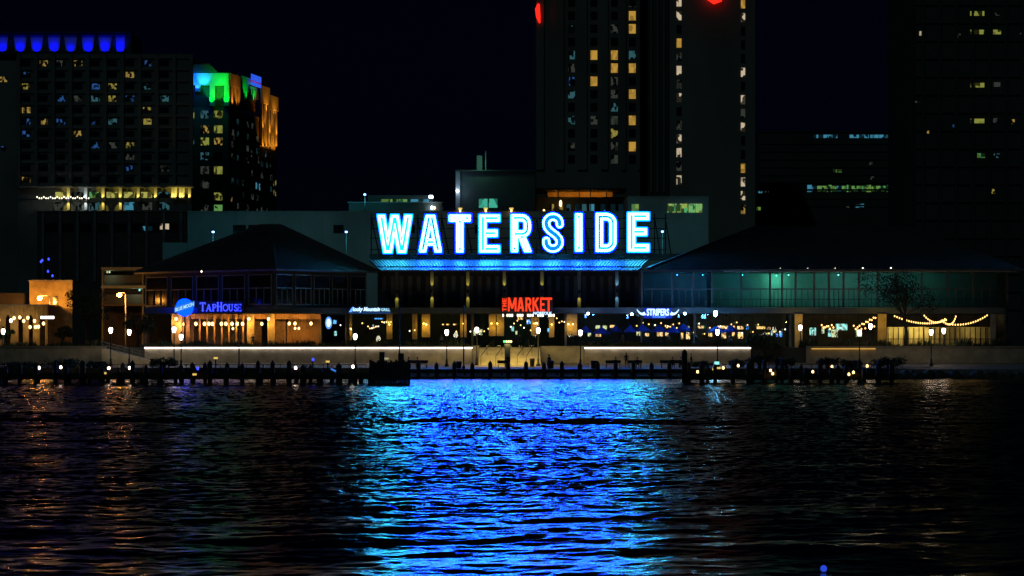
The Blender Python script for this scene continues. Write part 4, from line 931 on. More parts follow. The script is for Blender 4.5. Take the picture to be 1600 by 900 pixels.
for x0, x1, Y, lb in ((-30,572,YL+3.6,'thin dark railing along the left pier'),(1080,1402,YRP+4.6,'thin dark railing along the right pier')):
    mb = MB(); n_ = int((X(x1,Y)-X(x0,Y))/0.9)
    for k in range(n_+1):
        x = X(x0,Y)+(X(x1,Y)-X(x0,Y))*k/n_; mb.bar((x,Y,1.05),(x,Y,2.05),0.05)
    for zz in (1.5,2.05): mb.bar((X(x0,Y),Y,zz),(X(x1,Y),Y,zz),0.06)
    single(mb, 'pier_railing', M['steel'], lb, 'railing')
# pier pedestals with their small lights
PD = [(61,575,'w'),(95,574,'w'),(170,575.5,'w'),(202.5,575,'w'),(163,583,'y'),(309,576,'b'),(304,585,'y'),(337,559.5,'y'),(462,575,'w'),(489,562,'b'),(512,565,'y'),(551.5,573,'w'),
      (1090,581,'o'),(1116,577,'y'),(1123,575,'y'),(1130,575,'o'),(1153.5,571.5,'o'),(1204,579,'o'),(1207.5,584,'o'),(1270,581,'o'),(1300,573,'o'),(1326.5,585,'o'),(1333.5,582,'o'),(1355,572,'o')]
for i, (px, py, c) in enumerate(PD):
    Y = (YL if px < 640 else YRP)+0.9+0.3*(i % 3); x = X(px,Y); z = Z(py,Y)
    zb = 1.15 if px < 640 else 1.05
    if z < zb+0.15: Y -= 1.6; x = X(px,Y); z = Z(py,Y); zb = 0.3
    t = thing('dock_pedestal', (x,Y,zb), f'{ {"w":"white","y":"yellow","b":"blue","o":"warm"}[c] } light on a thin post of the {"left" if px < 640 else "right"} pier, {nth(i if px < 640 else i-12)} from the left', 'lamp', 'small post lights of the piers')
    MB().box(x-0.07,x+0.07,Y-0.07,Y+0.07,zb,z-0.1).build('post', M['steel'], t)
    if c in 'yc': MB().box(x-0.2,x+0.2,Y-0.1,Y+0.1,z-0.1,z+0.1).build('lamp_face', E['board'], t)
    else: MB().ball((x,Y,z), 0.13, 6, 1.4).build('bulb', E[{'w':'lamp','b':'bluedot','o':'lampw'}[c]], t)
Y = 267; t = thing('cyan_box_sign', (X(1120,Y),Y,1.05), 'small cyan lit box on a post under the right planter wall', 'sign')
MB().box(X(1116.5,Y),X(1123.8,Y),Y,Y+0.15,Z(569.5,Y),Z(565,Y)).build('face', E['screen'], t); MB().box(X(1119.5,Y),X(1120.5,Y),Y+0.16,Y+0.25,1.05,Z(566,Y)).build('post', M['steel'], t)
Y = 261; t = thing('tilted_banner', (X(521,Y),Y,1.1), 'small blue banner hanging tilted on a thin dark post', 'banner')
mb = MB(); q = [(X(516.5,Y),Y,Z(577.5,Y)),(X(524.5,Y),Y,Z(581.5,Y)),(X(525.3,Y),Y,Z(579,Y)),(X(517.5,Y),Y,Z(574.8,Y))]; mb.poly(q); bmesh.ops.solidify(mb.bm, geom=mb.bm.faces[:], thickness=0.06); mb.build('cloth', E['banner'], t)
MB().bar((X(516,Y),Y+0.12,0.9),(X(516,Y),Y+0.12,Z(573,Y)),0.06).build('post', M['steel'], t)
# street furniture on the promenade
def bench(px, Y, wpx, label):
    x = X(px,Y); W = wpx*Y/F; z = zprom(Y); t = thing('bench', (x,Y,z), label, 'bench', 'dark benches on the promenade')
    MB().box(x-W/2,x+W/2,Y-0.25,Y+0.25,z+0.42,z+0.48).build('seat', M['wood'] if False else M['timber'], t)
    MB().box(x-W/2,x+W/2,Y-0.31,Y-0.26,z+0.55,z+0.95).build('backrest', M['timber'], t)
    for s_ in (-1,1): MB().box(x+s_*W*0.42-0.05,x+s_*W*0.42+0.05,Y-0.3,Y+0.25,z,z+0.415).build('leg', M['steel'], t)
BENCH = [(654,310.8,30,'bench with two seated people at the end of the left pier'),(787,310.6,20,'low bench beside the map kiosk'),(958,310.8,24,'bench left of the standing dark figure'),(992,310.8,22,'bench with one dark sitter below the horned sign'),(1048,310.9,34,'bench with two dark sitters near the right pier')]
for b in BENCH: bench(*b)
def bin_(px, Y, wpx, hpx, label):
    x = X(px,Y); W = wpx*Y/F/2; z = zprom(Y); h = hpx*Y/F; t = thing('litter_bin', (x,Y,z), label, 'bin', 'dark litter bins on the promenade')
    MB().lathe([(W*0.85,0),(W,h*0.85),(W*0.97,h*0.9)], (x,Y,z), 14).build('body', M['steel'], t); MB().lathe([(W*1.05,h*0.9),(W*1.05,h*0.97),(W*0.6,h)], (x,Y,z), 14).build('lid', M['steel'], t)
bin_(831.5,313,8,13,'dark litter bin at the foot of the steps'); bin_(717,310,9,11,'dark litter bin left of the steps lamp'); bin_(928,310,10,12,'squat dark litter bin under the corner of the right planter'); bin_(860,310,11,12,'dark litter bin right of the steps lamp')
# ------------------------------------------------------------------ parasols, tables and chairs on the terrace
def parasol(px, Y, py, wpx, label):
    x = X(px,Y); z = Z(py,Y); W = wpx*Y/F/2; t = thing('patio_parasol', (x,Y,3.86), label, 'parasol', 'blue parasols of the grill terrace')
    mb = MB(); n = 8; top = mb.bm.verts.new((x,Y,z+0.55)); ring = [mb.bm.verts.new((x+W*math.cos(2*math.pi*(i+.5)/n),Y+W*math.sin(2*math.pi*(i+.5)/n),z-0.25)) for i in range(n)]
    low = [mb.bm.verts.new((v.co.x,v.co.y,v.co.z-0.18)) for v in ring]
    for i in range(n): mb.bm.faces.new((top,ring[i],ring[(i+1)%n])); mb.bm.faces.new((ring[i],low[i],low[(i+1)%n],ring[(i+1)%n]))
    mb.build('canopy', M['blue_cloth'], t)
    MB().tube([(x,Y,3.86),(x,Y,z+0.5)], 0.04, 6).build('pole', M['steel'], t)
PAR = [(915,515,22),(940,517,30),(962,513,16),(985,514,20),(1004,513,26),(1030,514,26),(1052,515,22),(1068,512,26),(1118,515,30),(1142,514,24)]
for i, (px, py, wd) in enumerate(PAR):
    parasol(px, 327+0.7*(i % 3), py, wd, f'open blue canvas parasol on the grill terrace, {nth(i)} from the left')
for i, px in enumerate((935,1000,1060,1125)):
    lamp('POINT', (X(px,330.5),324.0,8.4), 110, (0.06,0.25,1.0))  # added blue fill in mid-air to brighten the parasols
ct = thing('patio_table', (0,0,0), 'x', 'table', 'round tables on the terrace')
MB().lathe([(0.02,0.72),(0.45,0.72),(0.45,0.75),(0.02,0.75)], (0,0,0), 14).build('tabletop', M['frame'], ct); MB().lathe([(0.25,0),(0.04,0.05),(0.04,0.719)], (0,0,0), 8).build('leg', M['steel'], ct)
cc = thing('patio_chair', (0,0,0), 'x', 'chair', 'black chairs on the terrace')
MB().box(-.22,.22,-.22,.22,.43,.47).build('seat', M['steel'], cc); MB().box(-.22,.22,.19,.22,.48,.9).build('backrest', M['steel'], cc)
for a in (-.2,.2):
    for b in (-.2,.2): MB().box(a-.02,a+.02,b-.02,b+.02,0,.428).build('leg', M['steel'], cc)
tp = [908+i*15.5 for i in range(20)]+[300+i*22 for i in range(9)]+[560+i*24 for i in range(7)]
for i, px in enumerate(tp):
    Y = 325.5+1.3*(i % 3)+random.uniform(-.3,.3); zone = 'grill and bar terrace' if i < 20 else 'pub terrace' if i < 29 else 'script sign terrace'; j = i if i < 20 else i-20 if i < 29 else i-29
    o = ct if i == 0 else copy_tree(ct); o.location = (X(px,Y),Y,3.86); tag(o, f'small round table on the {zone}, {nth(j)} from the left')
    for q, s_ in enumerate((-1,1)):
        c_ = cc if (i == 0 and q == 0) else copy_tree(cc); c_.location = (X(px,Y)+s_*0.75,Y+random.uniform(-.2,.2),3.86); c_.rotation_euler = (0,0,-s_*math.pi/2+random.uniform(-.3,.3))
        tag(c_, f'black chair {"left" if s_ < 0 else "right"} of the {nth(j)} table on the {zone}')
# ------------------------------------------------------------------ people
def figure(pose, seed):
    """one skinned body: joints with radii, grown into a continuous surface; local, feet at z = 0, facing -Y"""
    rr = random.Random(seed); V = []; Ed = []; Rad = []
    def v(p, r, par=None):
        V.append(p); Rad.append(r)
        if par is not None: Ed.append((par, len(V)-1))
        return len(V)-1
    sit = pose == 'sit'; hz = 0.50 if sit else 0.93
    ly = 0.0
    pel = v((0,ly,hz), 0.13); waist = v((0,ly,hz+0.17), 0.125, pel); ch = v((0,ly+0.01,hz+0.36), 0.15, waist); nk = v((0,ly,hz+0.52), 0.06, ch); hd0 = v((0,ly-0.02,hz+0.60), 0.075, nk); hd = v((0,ly-0.02,hz+0.68), 0.10, hd0); hd2 = v((0,ly-0.015,hz+0.76), 0.075, hd)
    nose = v((0,ly-0.125,hz+0.66), 0.018, hd)
    for s in (-1,1):
        hip = v((s*0.10,ly,hz-0.03), 0.095, pel)
        if sit:
            kn = v((s*0.13,ly-0.44,hz), 0.065, hip); an = v((s*0.13,ly-0.46,0.09), 0.042, kn); v((s*0.13,ly-0.62,0.035), 0.035, an)
        else:
            st_ = 0.14*s if pose == 'walk' else 0.0
            kn = v((s*0.11,ly-0.02+st_*0.6-0.03*(pose == 'walk'),0.50), 0.065, hip); an = v((s*0.11,ly+st_,0.09), 0.042, kn); v((s*0.12,ly-0.16+st_,0.035), 0.035, an)
        sh = v((s*0.19,ly,hz+0.45), 0.062, ch)
        if sit: el_ = v((s*0.24,ly-0.08,hz+0.20), 0.045, sh); wr = v((s*0.12,ly-0.30,hz+0.13), 0.03, el_); dr = Vector((-0.2*s,-1,-0.1))
        else: el_ = v((s*0.25,ly+0.03-0.1*s*(pose == 'walk'),hz+0.18), 0.045, sh); wr = v((s*0.26,ly-0.06-0.16*s*(pose == 'walk'),hz-0.05), 0.03, el_); dr = Vector((0,-0.15,-1))
        dr.normalize(); side = Vector((0,-1,0)) if not sit else Vector((-s,0,0)); w0 = Vector(V[wr]); pm = v(tuple(w0+dr*0.07), 0.032, wr)
        for k in range(4):
            q = w0+dr*0.09+side*(0.022*(k-1.5)); a = v(tuple(q), 0.011, pm); L = (0.055,0.07,0.065,0.05)[k]
            v(tuple(q+dr*L*0.6+Vector((-s*0.008,0,0))), 0.009, a); v(tuple(q+dr*L+Vector((-s*0.02,0,0))), 0.008, len(V)-1)
        th = v(tuple(w0+dr*0.035+side*0.045), 0.012, wr); v(tuple(w0+dr*0.07+side*0.062), 0.010, th)
    me = bpy.data.meshes.new('person'); me.from_pydata(V, Ed, []); o = link(bpy.data.objects.new('person', me))
    sk = o.modifiers.new('skin', 'SKIN'); sd = o.modifiers.new('sub', 'SUBSURF'); sd.levels = sd.render_levels = 1
    for i, d in enumerate(me.skin_vertices[0].data): d.radius = (Rad[i], Rad[i]); d.use_root = (i == 0)
    dg = bpy.context.evaluated_depsgraph_get(); m2 = bpy.data.meshes.new_from_object(o.evaluated_get(dg)); bpy.data.objects.remove(o)
    m2.name = 'person_body'; return m2, hz
def person(px, Y, zb, pose, label, top, bottom, rz=0, seed=0, sx=1.0):
    m2, hz = figure(pose, seed); m2.materials.clear()
    for q in (M['skin'], M[top], M[bottom]): m2.materials.append(q)
    for p in m2.polygons:
        z = p.center.z; p.material_index = 2 if z < hz+0.02 and not (abs(p.center.x) > 0.21 and pose != 'sit') else 1 if z < hz+0.5 else 0
        if pose == 'sit' and z >= hz-0.1 and p.center.y < -0.27 and z > hz+0.08: p.material_index = 0
        if pose != 'sit' and abs(p.center.x) > 0.2 and z < hz-0.03: p.material_index = 0
        p.use_smooth = True
    o = link(bpy.data.objects.new('person', m2)); o.location = (X(px,Y),Y,zb); o.rotation_euler = (0,0,rz); o.scale = (sx,sx,sx); tag(o, label, 'person')
    hb = MB(); hb.ball((0,0.015,hz+0.755), 0.103, 8, 0.95)
    for vv in hb.bm.verts:
        if vv.co.y < -0.04 and vv.co.z < hz+0.80: vv.co.y = -0.04
    h = hb.build('hair', M['hair']); kid(h, o)
    return o
zp = zprom
PE = [(638.5,310.8,0.0,'sit','person in pale clothes seated left on the bench at the left pier','cloth3','cloth',3.0),(652.5,310.8,0,'sit','person in grey seated right on the bench at the left pier','cloth3','cloth2',3.3),
 (978.5,313,0,'stand','dark clothed person standing before the right planter wall','cloth','cloth',3.1),(996,310.8,0,'sit','dark clothed person sitting alone on a bench below the horned sign','cloth','cloth',3.1),
 (962,310.8,0,'sit','dark clothed person on the bench left of the standing figure','cloth','cloth2',3.2),(1051,310.9,0,'sit','person with dark hair at left of the bench near the right pier','cloth','cloth',2.9),(1064,310.9,0,'sit','person in dark clothes at right of the bench near the right pier','cloth','cloth',3.3),
 (1080,312,0,'walk','dark clothed person walking past the bench near the right pier','cloth','cloth',1.5),(793,309.5,0,'stand','dark clothed person standing in front of the map kiosk','cloth','cloth',3.1),(858,309.2,0,'stand','dark clothed person beside the bin right of the steps','cloth','cloth',2.6)]
for i, (px, Y, _, pose, label, a, b, rz) in enumerate(PE): person(px, Y, zp(Y), pose, label, a, b, rz, i)
person(1264.5, 320.9, 3.87, 'sit', 'person in pale clothes sitting on the wall beside the first lounge pier', 'cloth3', 'cloth2', 0.3, 50)
for i, (px, lb) in enumerate(((893,'person standing on the terrace beside the first blue parasol'),(973,'person standing on the terrace between two parasols left of the horned sign'),(1045,'person standing on the terrace under the horned sign'),(1088,'person walking on the terrace left of the tall cyan lamp'),(1140,'person walking on the terrace right of the tall cyan lamp'),(690,'person standing on the terrace left of the steps'),(812,'person walking out of the market door'),(395,'person standing on the pub terrace by the ochre pier'),(545,'person walking below the script sign'))):
    person(px, 329.5, 3.86, 'walk' if 'walking' in lb else 'stand', lb, ('cloth','cloth2','cloth3')[i % 3], 'cloth', random.uniform(0,6.28), 60+i)

# ------------------------------------------------------------------ left: yellow buildings and open garage
Y = 350
b = thing('corner_block', (X(80,Y),Y+6,3.86), 'tall yellow lit building with a square dark window at the left', 'building')
MB().prism([(X(46,Y),Y),(X(113,Y),Y),(X(112,Y+12),Y+12),(X(46,Y),Y+12)],3.86,Z(440,Y)).build('wall', M['ochre'], b); MB().prism([(X(45,Y),Y-0.2),(X(114,Y),Y-0.2),(X(113,Y+12),Y+12.2),(X(45,Y),Y+12.2)],Z(439.9,Y),Z(437.5,Y)).build('parapet', M['cap'], b)
wn = MB().px(83,90,462,477,Y-0.04,0.03).build('window', M['dglass'], b); f = MB()
f.px(82.4,90.6,469,470,Y-0.1,0.05); f.px(82.2,82.9,461.5,478,Y-0.1,0.05); f.px(90.1,90.8,461.5,478,Y-0.1,0.05); f.build('frame', M['cap'], wn)
MB().px(0,45,458,541,Y+3,9).build('rear_wing', M['brick'], b)
Y = 343
b = thing('arcade_building', (X(40,Y),Y+4,3.86), 'low yellow arcade building with arched openings at the far left', 'building')
mb = MB(); arches = [(12,8),(32,8),(48,7),(66,9)]; xs = [-30]
for c, wd in arches: xs += [c-wd/2, c+wd/2]
xs += [74]
for i in range(0, len(xs), 2): mb.px(xs[i],xs[i+1],478,541,Y,0.5)
for c, wd in arches:
    mb.px(c-wd/2,c+wd/2,478,492,Y,0.5)
    for k in range(6):
        a = math.pi*(k+0.5)/6; mb.px(c-wd/2,c+wd/2,492,492.01+3.2*(1-abs(math.sin(a)))*0,Y+0.01,0.4) if False else None
    mb.px(c-wd/2,c-wd/2+1.4,492,496,Y,0.5); mb.px(c+wd/2-1.4,c+wd/2,492,496,Y,0.5); mb.px(c-wd/2+1.4,c-wd/2+2.3,492,493.6,Y,0.5); mb.px(c+wd/2-2.3,c+wd/2-1.4,492,493.6,Y,0.5)
mb.build('wall', M['ochre'], b); MB().px(-30,75,475.5,477.8,Y-0.3,8).build('cornice', M['cap'], b); MB().px(-30,74,478,541,Y+5,0.4).build('back_wall', M['interior'], b)
for i, (px, py, m) in enumerate(((-2,500,'lampw'),(17,501,'lamp'),(22,497,'lampw'),(31,496,'lampw'),(37,501.5,'lampw'),(43.5,496.5,'lampw'),(54,501.5,'lampw'),(68,505.5,'lampw'),(47,511,'lampw'),(55.5,511,'lampw'),(60,510.5,'lampw'))):
    pend(i, px, py, f'warm globe hanging in the far left arcade, {nth(i)} listed from the left edge' if False else f'warm globe before the far left arcade, {nth(sorted([-2,17,22,31,37,43.5,54,68,47,55.5,60]).index(px))} from the left', m, 0.2, 40 if i in (1,4,7) else None, 341.2, 'globes of the far left arcade', top=Z(478,341))
s = thing('arcade_sign', (X(74,342),342,Z(500,342)), 'small glowing white sign line at the end of the yellow arcade', 'sign')
MB().px(62,86,492.5,499.5,342.0,0.1).build('back_panel', M['sign_dark'], s)
mb = MB()
for i in range(6): mb.px(63.5+i*3.6,66.3+i*3.6,494,498,341.9,0.09)
mb.build('glow_panel', E['neonw'], s)
Y = 362
g = thing('open_garage', (X(190,Y),Y,3.86), 'open parking decks with pale slab edges beside the left roof', 'building')
for (a, c, m) in ((417.5,422,'garage'),(446,450.5,'garage'),(475,478,'brick')): MB().px(158,236,a,c,Y,16).build('deck_slab', M[m], g)
MB().px(158,236,423,541,Y+10,0.5).build('back_wall', M['brick'], g)
for px in (159,222): MB().px(px,px+2.2,422.1,541,Y+0.2,1).build('column', M['concrete'], g)
MB().px(160,222,430,445.8,Y+3,0.3).build('parapet', M['brick'], g); MB().px(160,222,460,474.8,Y+3,0.3).build('parapet', M['brick'], g)
for px, py in ((168,425),(220,452),(205,453)):
    lamp('POINT', (X(px,Y),Y+1.5,Z(py,Y)), 35, (0.55,1.0,0.65), g)
for px, py, m in ((167.5,425,'pale'),(171,425,'pale'),(218,453,'screen')): MB().px(px-1.2,px+1.2,py-1.6,py+1.6,Y+2,0.1).build('deck_lamp', E[m], g)
# pale garage wall behind the sign
b = thing('parking_garage', (X(640,YG),YG,3.86), 'long pale garage wall standing behind the neon letters', 'building')
MB().px(293,980,331,541,YG,18).build('wall', M['garage'], b); MB().px(254,292.8,379,541,YG+0.3,14).build('wing', M['garage'], b)
MB().px(293,980,329.6,330.95,YG-0.15,18.3).build('parapet', M['cap'], b)
for (a, c) in ((364,384),(388,405),(521,537),(640,648),(742,756),(860,872)): MB().px(a,c,351.5,364.5,YG-0.05,0.04).build('opening', M['dglass'], b)
mb = MB()
for px in range(300, 980, 34): mb.px(px-0.25,px+0.25,331.2,540,YG-0.03,0.028)
mb.build('panel_joint', M['concrete'], b)
b = thing('pale_annex', (X(1044,YG),YG,3.86), 'pale block with a green lit window strip behind the last letter', 'building')
MB().px(981,1107,308,541,YG-2,18).build('wall', M['garage'], b); MB().px(980.5,1107.5,306.6,307.9,YG-2.2,18.4).build('parapet', M['cap'], b)
wg = winmat('green_office', (0.12,0.75,0.30), 0.55, 0.12, 1.0, 0.4, 0.25, (0.5,0.7,0.12))
for k in range(5): MB().px(1043+k*11,1053.2+k*11,318.5,332,YG-2.06,0.05).build('window', wg, b)
MB().px(987,998,319,331,YG-2.06,0.05).build('window', wg, b)
for k in range(6): MB().box(X(1047+k*8,YG-2.2),X(1049+k*8,YG-2.2),YG-2.15,YG-2.08,Z(320.6,YG),Z(319.6,YG)).build('ceiling_tube', E['pale'], b)

# ------------------------------------------------------------------ towers behind
WM = dict(faint=winmat('faint_room', (0.12,0.4,0.42), 0.05, 0.01, 0.8, 0.45), warm=winmat('warm_room', (1.0,0.66,0.16), 0.3, 0.006, 1.2, 0.66), yellow=winmat('yellow_room', (0.95,0.78,0.16), 0.25, 0.006, 1.1, 0.64), amber=winmat('amber_room', (1.0,0.56,0.09), 0.46, 0.55, 0.8, 0.3),
 blue=winmat('blue_room', (0.08,0.32,1.0), 0.22, 0.003, 1.2, 0.76), teal=winmat('teal_room', (0.18,0.6,0.7), 0.14, 0.01, 1.0, 0.6), dim=winmat('dim_room', (0.5,0.55,0.45), 0.06, 0.01, 1.0, 0.55), white=winmat('white_room', (1.0,0.8,0.55), 0.55, 0.03, 0.7, 0.5),
 green=winmat('green_room', (0.10,0.75,0.30), 0.35, 0.05, 0.7, 0.45, 0.2, (0.4,0.7,0.1)), cyan=winmat('cyan_room', (0.1,0.5,0.75), 0.4, 0.05, 0.6, 0.45), lime=winmat('lime_room', (0.75,0.8,0.15), 0.28, 0.05, 0.8, 0.45), band=winmat('band_room', (0.85,0.8,0.18), 0.45, 0.15, 0.7, 0.4), dark=M['dglass'])
def pane_at(root, px, py, wd, hd, Y, m, name='window'):
    o = MB().px(px-wd/2,px+wd/2,py-hd/2,py+hd/2,Y-0.06,0.05)
    c = Vector((X(px,Y),Y,Z(py,Y)))
    bmesh.ops.translate(o.bm, verts=o.bm.verts, vec=-c); ob = o.build(name, m); ob.location = c-origin(root); kid(ob, root); return ob
# hotel on the left
Y = 680; h = thing('hotel_tower', (X(150,Y),Y+20,3.86), 'wide dark hotel block with a blue lit crown on the left', 'building')
MB().prism([(X(28,Y),Y),(X(300,Y),Y),(X(296,Y+45),Y+45),(X(28,Y),Y+45)],3.86,Z(84,Y)).build('wall', M['hotelw'], h); MB().px(-40,27.8,66,541,Y+6,40).build('wing', M['hotelw'], h)
mb = MB()
for k in range(11): mb.px(25.5+k*27,31.5+k*27,84.2,292,Y-0.9,0.88)
mb.build('pilaster', M['hotelw'], h)
mb = MB()
for k in range(12):
    py = 89.5+k*18.2; mb.px(28.2,299.8,py-2.2,py+1.8,Y-0.5,0.48)
mb.build('spandrel', M['hotelw'], h)
lit = {(68,99):'warm',(95,99):'dim',(122,99):'yellow',(230,99):'blue',(203,117):'warm',(41,117):'blue',(41,135):'yellow',(149,135):'blue',(176,135):'yellow',(230,135):'teal',(95,154):'blue',(122,154):'dim',(149,154):'teal',(176,154):'yellow',(203,154):'blue',(257,154):'teal',(41,172):'warm',(230,172):'yellow',(41,190):'blue',(68,190):'warm',(95,190):'blue',(149,190):'blue',(176,190):'teal',(230,190):'yellow',(41,209):'blue',(122,209):'warm',(149,227):'blue',(176,227):'dim',(203,227):'yellow',(203,245):'dim',(203,263):'blue',(41,281):'warm',(257,263):'dim',(68,227):'dark'}
for py in (99,117,135,154,172,190,209,227,245,263,281):
    for px in (41,68,95,122,149,176,203,230,257):
        pane_at(h, px, py, 13, 9, Y, WM[lit.get((px,py),'dark')])
pane_at(h, 5, 124, 12, 8, Y+6, WM['warm']); pane_at(h, 5, 232, 8, 7, Y+6, WM['blue'])
# lit loggia near its base
MB().px(28,302,290.5,293,Y-2.2,2.15).build('cornice', M['cap'], h)
for i, px in enumerate((107,134,161,188,216,243,270,274,282,286,296)):
    c = MB().px(px-2.2,px+2.2,293.2,314 if px < 250 else 311,Y-1.6,0.8).build('column', M['white'], h)
    cc_ = (1.0,0.75,0.12) if px != 134 else (0.7,0.8,0.8)
    lamp('SPOT', (X(px,Y),Y-2.6,Z(312.5,Y)), 260, cc_, h, target=(X(px,Y),Y-1.4,Z(300,Y)), angle=70, radius=0.1)
    if px < 200:
        MB().px(px-2.0,px+2.0,314.5,328,Y-0.9,0.6).build('column', M['white'], h); lamp('SPOT', (X(px,Y),Y-2.4,Z(315,Y)), 200, cc_, h, target=(X(px,Y),Y-0.9,Z(322,Y)), angle=60, radius=0.1)
for px, m in ((95,'band'),(121,'dim'),(148,'green'),(175,'band'),(202,'band'),(229,'band'),(256,'teal')): pane_at(h, px, 304.5, 17, 9, Y, WM[m], 'loggia_window')
for px, m in ((91,'dim'),(120,'dim'),(148,'teal'),(202,'cyan'),(230,'dim'),(257,'teal')): pane_at(h, px, 322, 15, 12, Y, WM[m], 'loggia_window')
mb = MB()
for i in range(24):
    px = 58+i*3.5; py = 309.2+(0.6 if i % 3 else -1.4); o = MB().ball((X(px,Y-5),Y-5,Z(py,Y-5)),0.14,5,1.5)
    if i % 1 == 0: o.build('terrace_bulb', E['dot'], h)
mb.bm.free()
MB().px(30,142,311,312,Y-5.2,0.4).build('terrace_rail', M['steel'], h)
# crown
MB().px(-40,205,51,83.8,Y+4,20).build('crown_wall', M['towerd'], h); MB().px(-42,199,49.5,50.9,Y+2.2,22).build('crown_cornice', M['towerd'], h)
for i, (a, c) in enumerate(((-6,14),(20,43),(46,69),(73,96),(99,122),(126,149),(152,176),(179,197))):
    YY = Y+3.6; pn = MB()
    xa, xc = X(a+1,YY), X(c-1,YY); ins = (xc-xa)*0.14
    vs = [(xa+ins,YY,Z(80,YY)),(xc-ins,YY,Z(80,YY)),(xc,YY,Z(54.5,YY)),(xa,YY,Z(54.5,YY))]
    va = [pn.bm.verts.new(v) for v in vs]; vb = [pn.bm.verts.new((v[0],v[1]+0.3,v[2])) for v in vs]
    pn.bm.faces.new(va); pn.bm.faces.new(vb[::-1])
    for q in range(4): pn.bm.faces.new((va[q],vb[q],vb[(q+1)%4],va[(q+1)%4]))
    o = pn.build('crown_panel', M['white'], h)
    m_ = (a+c)/2; pw = (0.8,0.9,0.9,1,0.45,1.1,1.1,1.6)[i]
    lamp('SPOT', (X(m_,YY),YY-1.1,Z(81,YY)), 900*pw, (0.0,0.0,1.0), h, target=(X(m_,YY),YY+0.2,Z(73,YY)), angle=85, radius=0.3, blend=0.9)
MB().prism([(X(266,Y),Y+1),(X(326,Y),Y+1),(X(326,Y),Y+22),(X(266,Y),Y+22)], Z(99,Y), Z(84,Y), [(X(266,Y),Y+1),(X(290,Y),Y+8),(X(290,Y),Y+16),(X(266,Y),Y+16)]).build('roof', M['canopy'], h)
MB().px(300.2,330,113.2,541,Y+1,20).build('stair_wall', M['towerd'], h) if False else None
# hotel podium
Y = 600; p = thing('hotel_podium', (X(160,Y),Y+8,3.86), 'dark podium block below the hotel with two small lit windows', 'building')
MB().px(58,292,331,541,Y,20).build('wall', M['brick'], p); MB().px(57,293,329.5,330.9,Y-0.3,20.5).build('cornice', M['concrete'], p)
for k in range(8): pane_at(p, 80+k*27, 356, 18, 14, Y, WM['dark'])
pane_at(p, 230, 357, 16, 7, Y-0.03, WM['cyan']); pane_at(p, 257, 354, 14, 9, Y-0.03, WM['white'])
mb = MB()
for k in range(9): mb.px(65+k*27,69+k*27,331.2,440,Y-0.5,0.48)
mb.build('pilaster', M['concrete'], p)
for k, (px, py) in enumerate(((66,409),(76,407),(64,411),(75,426),(82,433))):
    o = single(MB().ball((0,0,0.2),0.22,6,1.4), 'tree_light', E['bluedot'], f'tiny blue light in the dark left of the podium, {nth(k)} listed downwards' if False else ['upper left blue speck before the podium','upper right blue speck before the podium','small blue speck just below the upper left one before the podium','middle blue speck before the podium','lowest blue speck before the podium'][k], 'lamp', 'blue specks of light before the podium'); o.location = (X(px,560),560,Z(py,560))
lamp('POINT', (X(72,560),558,Z(418,560)), 60, (0.05,0.05,1.0))
# office tower with its coloured crown
Y = 712; d = thing('office_tower', (X(340,Y),Y+20,3.86), 'stepped office tower with green, blue and orange floodlit crown', 'building')
P0, P1, P2, P3 = (X(292,Y),Y), (X(357,Y),Y), (X(432,760),760), (X(366,760),765)
MB().prism([P0,P1,P2,P3], 3.86, Z(168,Y)).build('wall', M['officew'], d)
def side(t, off=0.0):          # point along the receding flank
    a, b = Vector((*P1,0)), Vector((*P2,0)); q = a.lerp(b,t); n = Vector((b-a)).cross(Vector((0,0,1))).normalized(); return q+n*off
def zside(py, t): q = side(t); return Z(py, q.y)
a = side(0.28); MB().prism([P0,P1,(a.x,a.y),(X(300,Y),Y+20)], Z(168,Y)+0.01, Z(114,Y)).build('crown_wall', M['towerd'], d)
MB().px(292,357,114,133,Y-0.8,0.78).build('parapet', M['white'], d)
for px in (309,331.5,354): MB().px(px-4,px+4,133.1,143 if px == 309 else 165.5,Y-0.8,0.78).build('column', M['white'], d)
for px, c, pw in ((301,(0.0,0.04,1.0),480),(310,(0.0,0.25,1.0),60),(334,(0.0,1.0,0.05),70),(350,(0.0,1.0,0.03),260)): lamp('POINT', (X(px,Y),Y-3.4,Z(126,Y)), pw, c, d, radius=0.4)
for k, (px, c, pw) in enumerate(((309,(0.02,0.25,1.0),0.5),(331,(0.0,1.0,0.02),0.8),(354,(0.0,1.0,0.02),0.8),(342,(0.05,1.0,0.05),0.6))):
    z = Z(166.5,Y) if px > 320 else Z(146,Y)
    lamp('SPOT', (X(px,Y),Y-2.2,z), 2600*pw, c, d, target=(X(px,Y),Y-0.9,z+4.2), angle=64, radius=0.2)
lamp('SPOT', (X(319,Y),Y-3.4,Z(131,Y)), 700, (0.02,0.5,0.9), d, target=(X(319,Y),Y-0.8,Z(123,Y)), angle=80, radius=0.3)
def flank(t0, t1, py0, py1, off, m, name, n=0):
    a, b = side(t0,off), side(t1,off); a2, b2 = side(t0,off+0.5), side(t1,off+0.5); zz = lambda py,q: Z(py,q.y)
    mb = MB()
    # heights are level in space: measured at the near end
    za, zb = zz(py1,a), zz(py0,a)
    mb.prism([(a.x,a.y),(b.x,b.y),(b2.x,b2.y),(a2.x,a2.y)], za, zb); return mb.build(name, m, d)
flank(0.0,0.2,114,133,0.05,M['white'],'parapet')
for k in range(3): flank(0.02+k*0.075,0.05+k*0.075,133,166,0.06,M['white'],'column')
flank(0.22,0.62,116,141,-0.8,M['white'],'parapet')
for k in range(8): flank(0.25+k*0.05,0.27+k*0.05,141,156,-0.6,M['white'],'column')
flank(0.22,0.62,141.5,168,-1.4,M['brown'],'wall_panel')
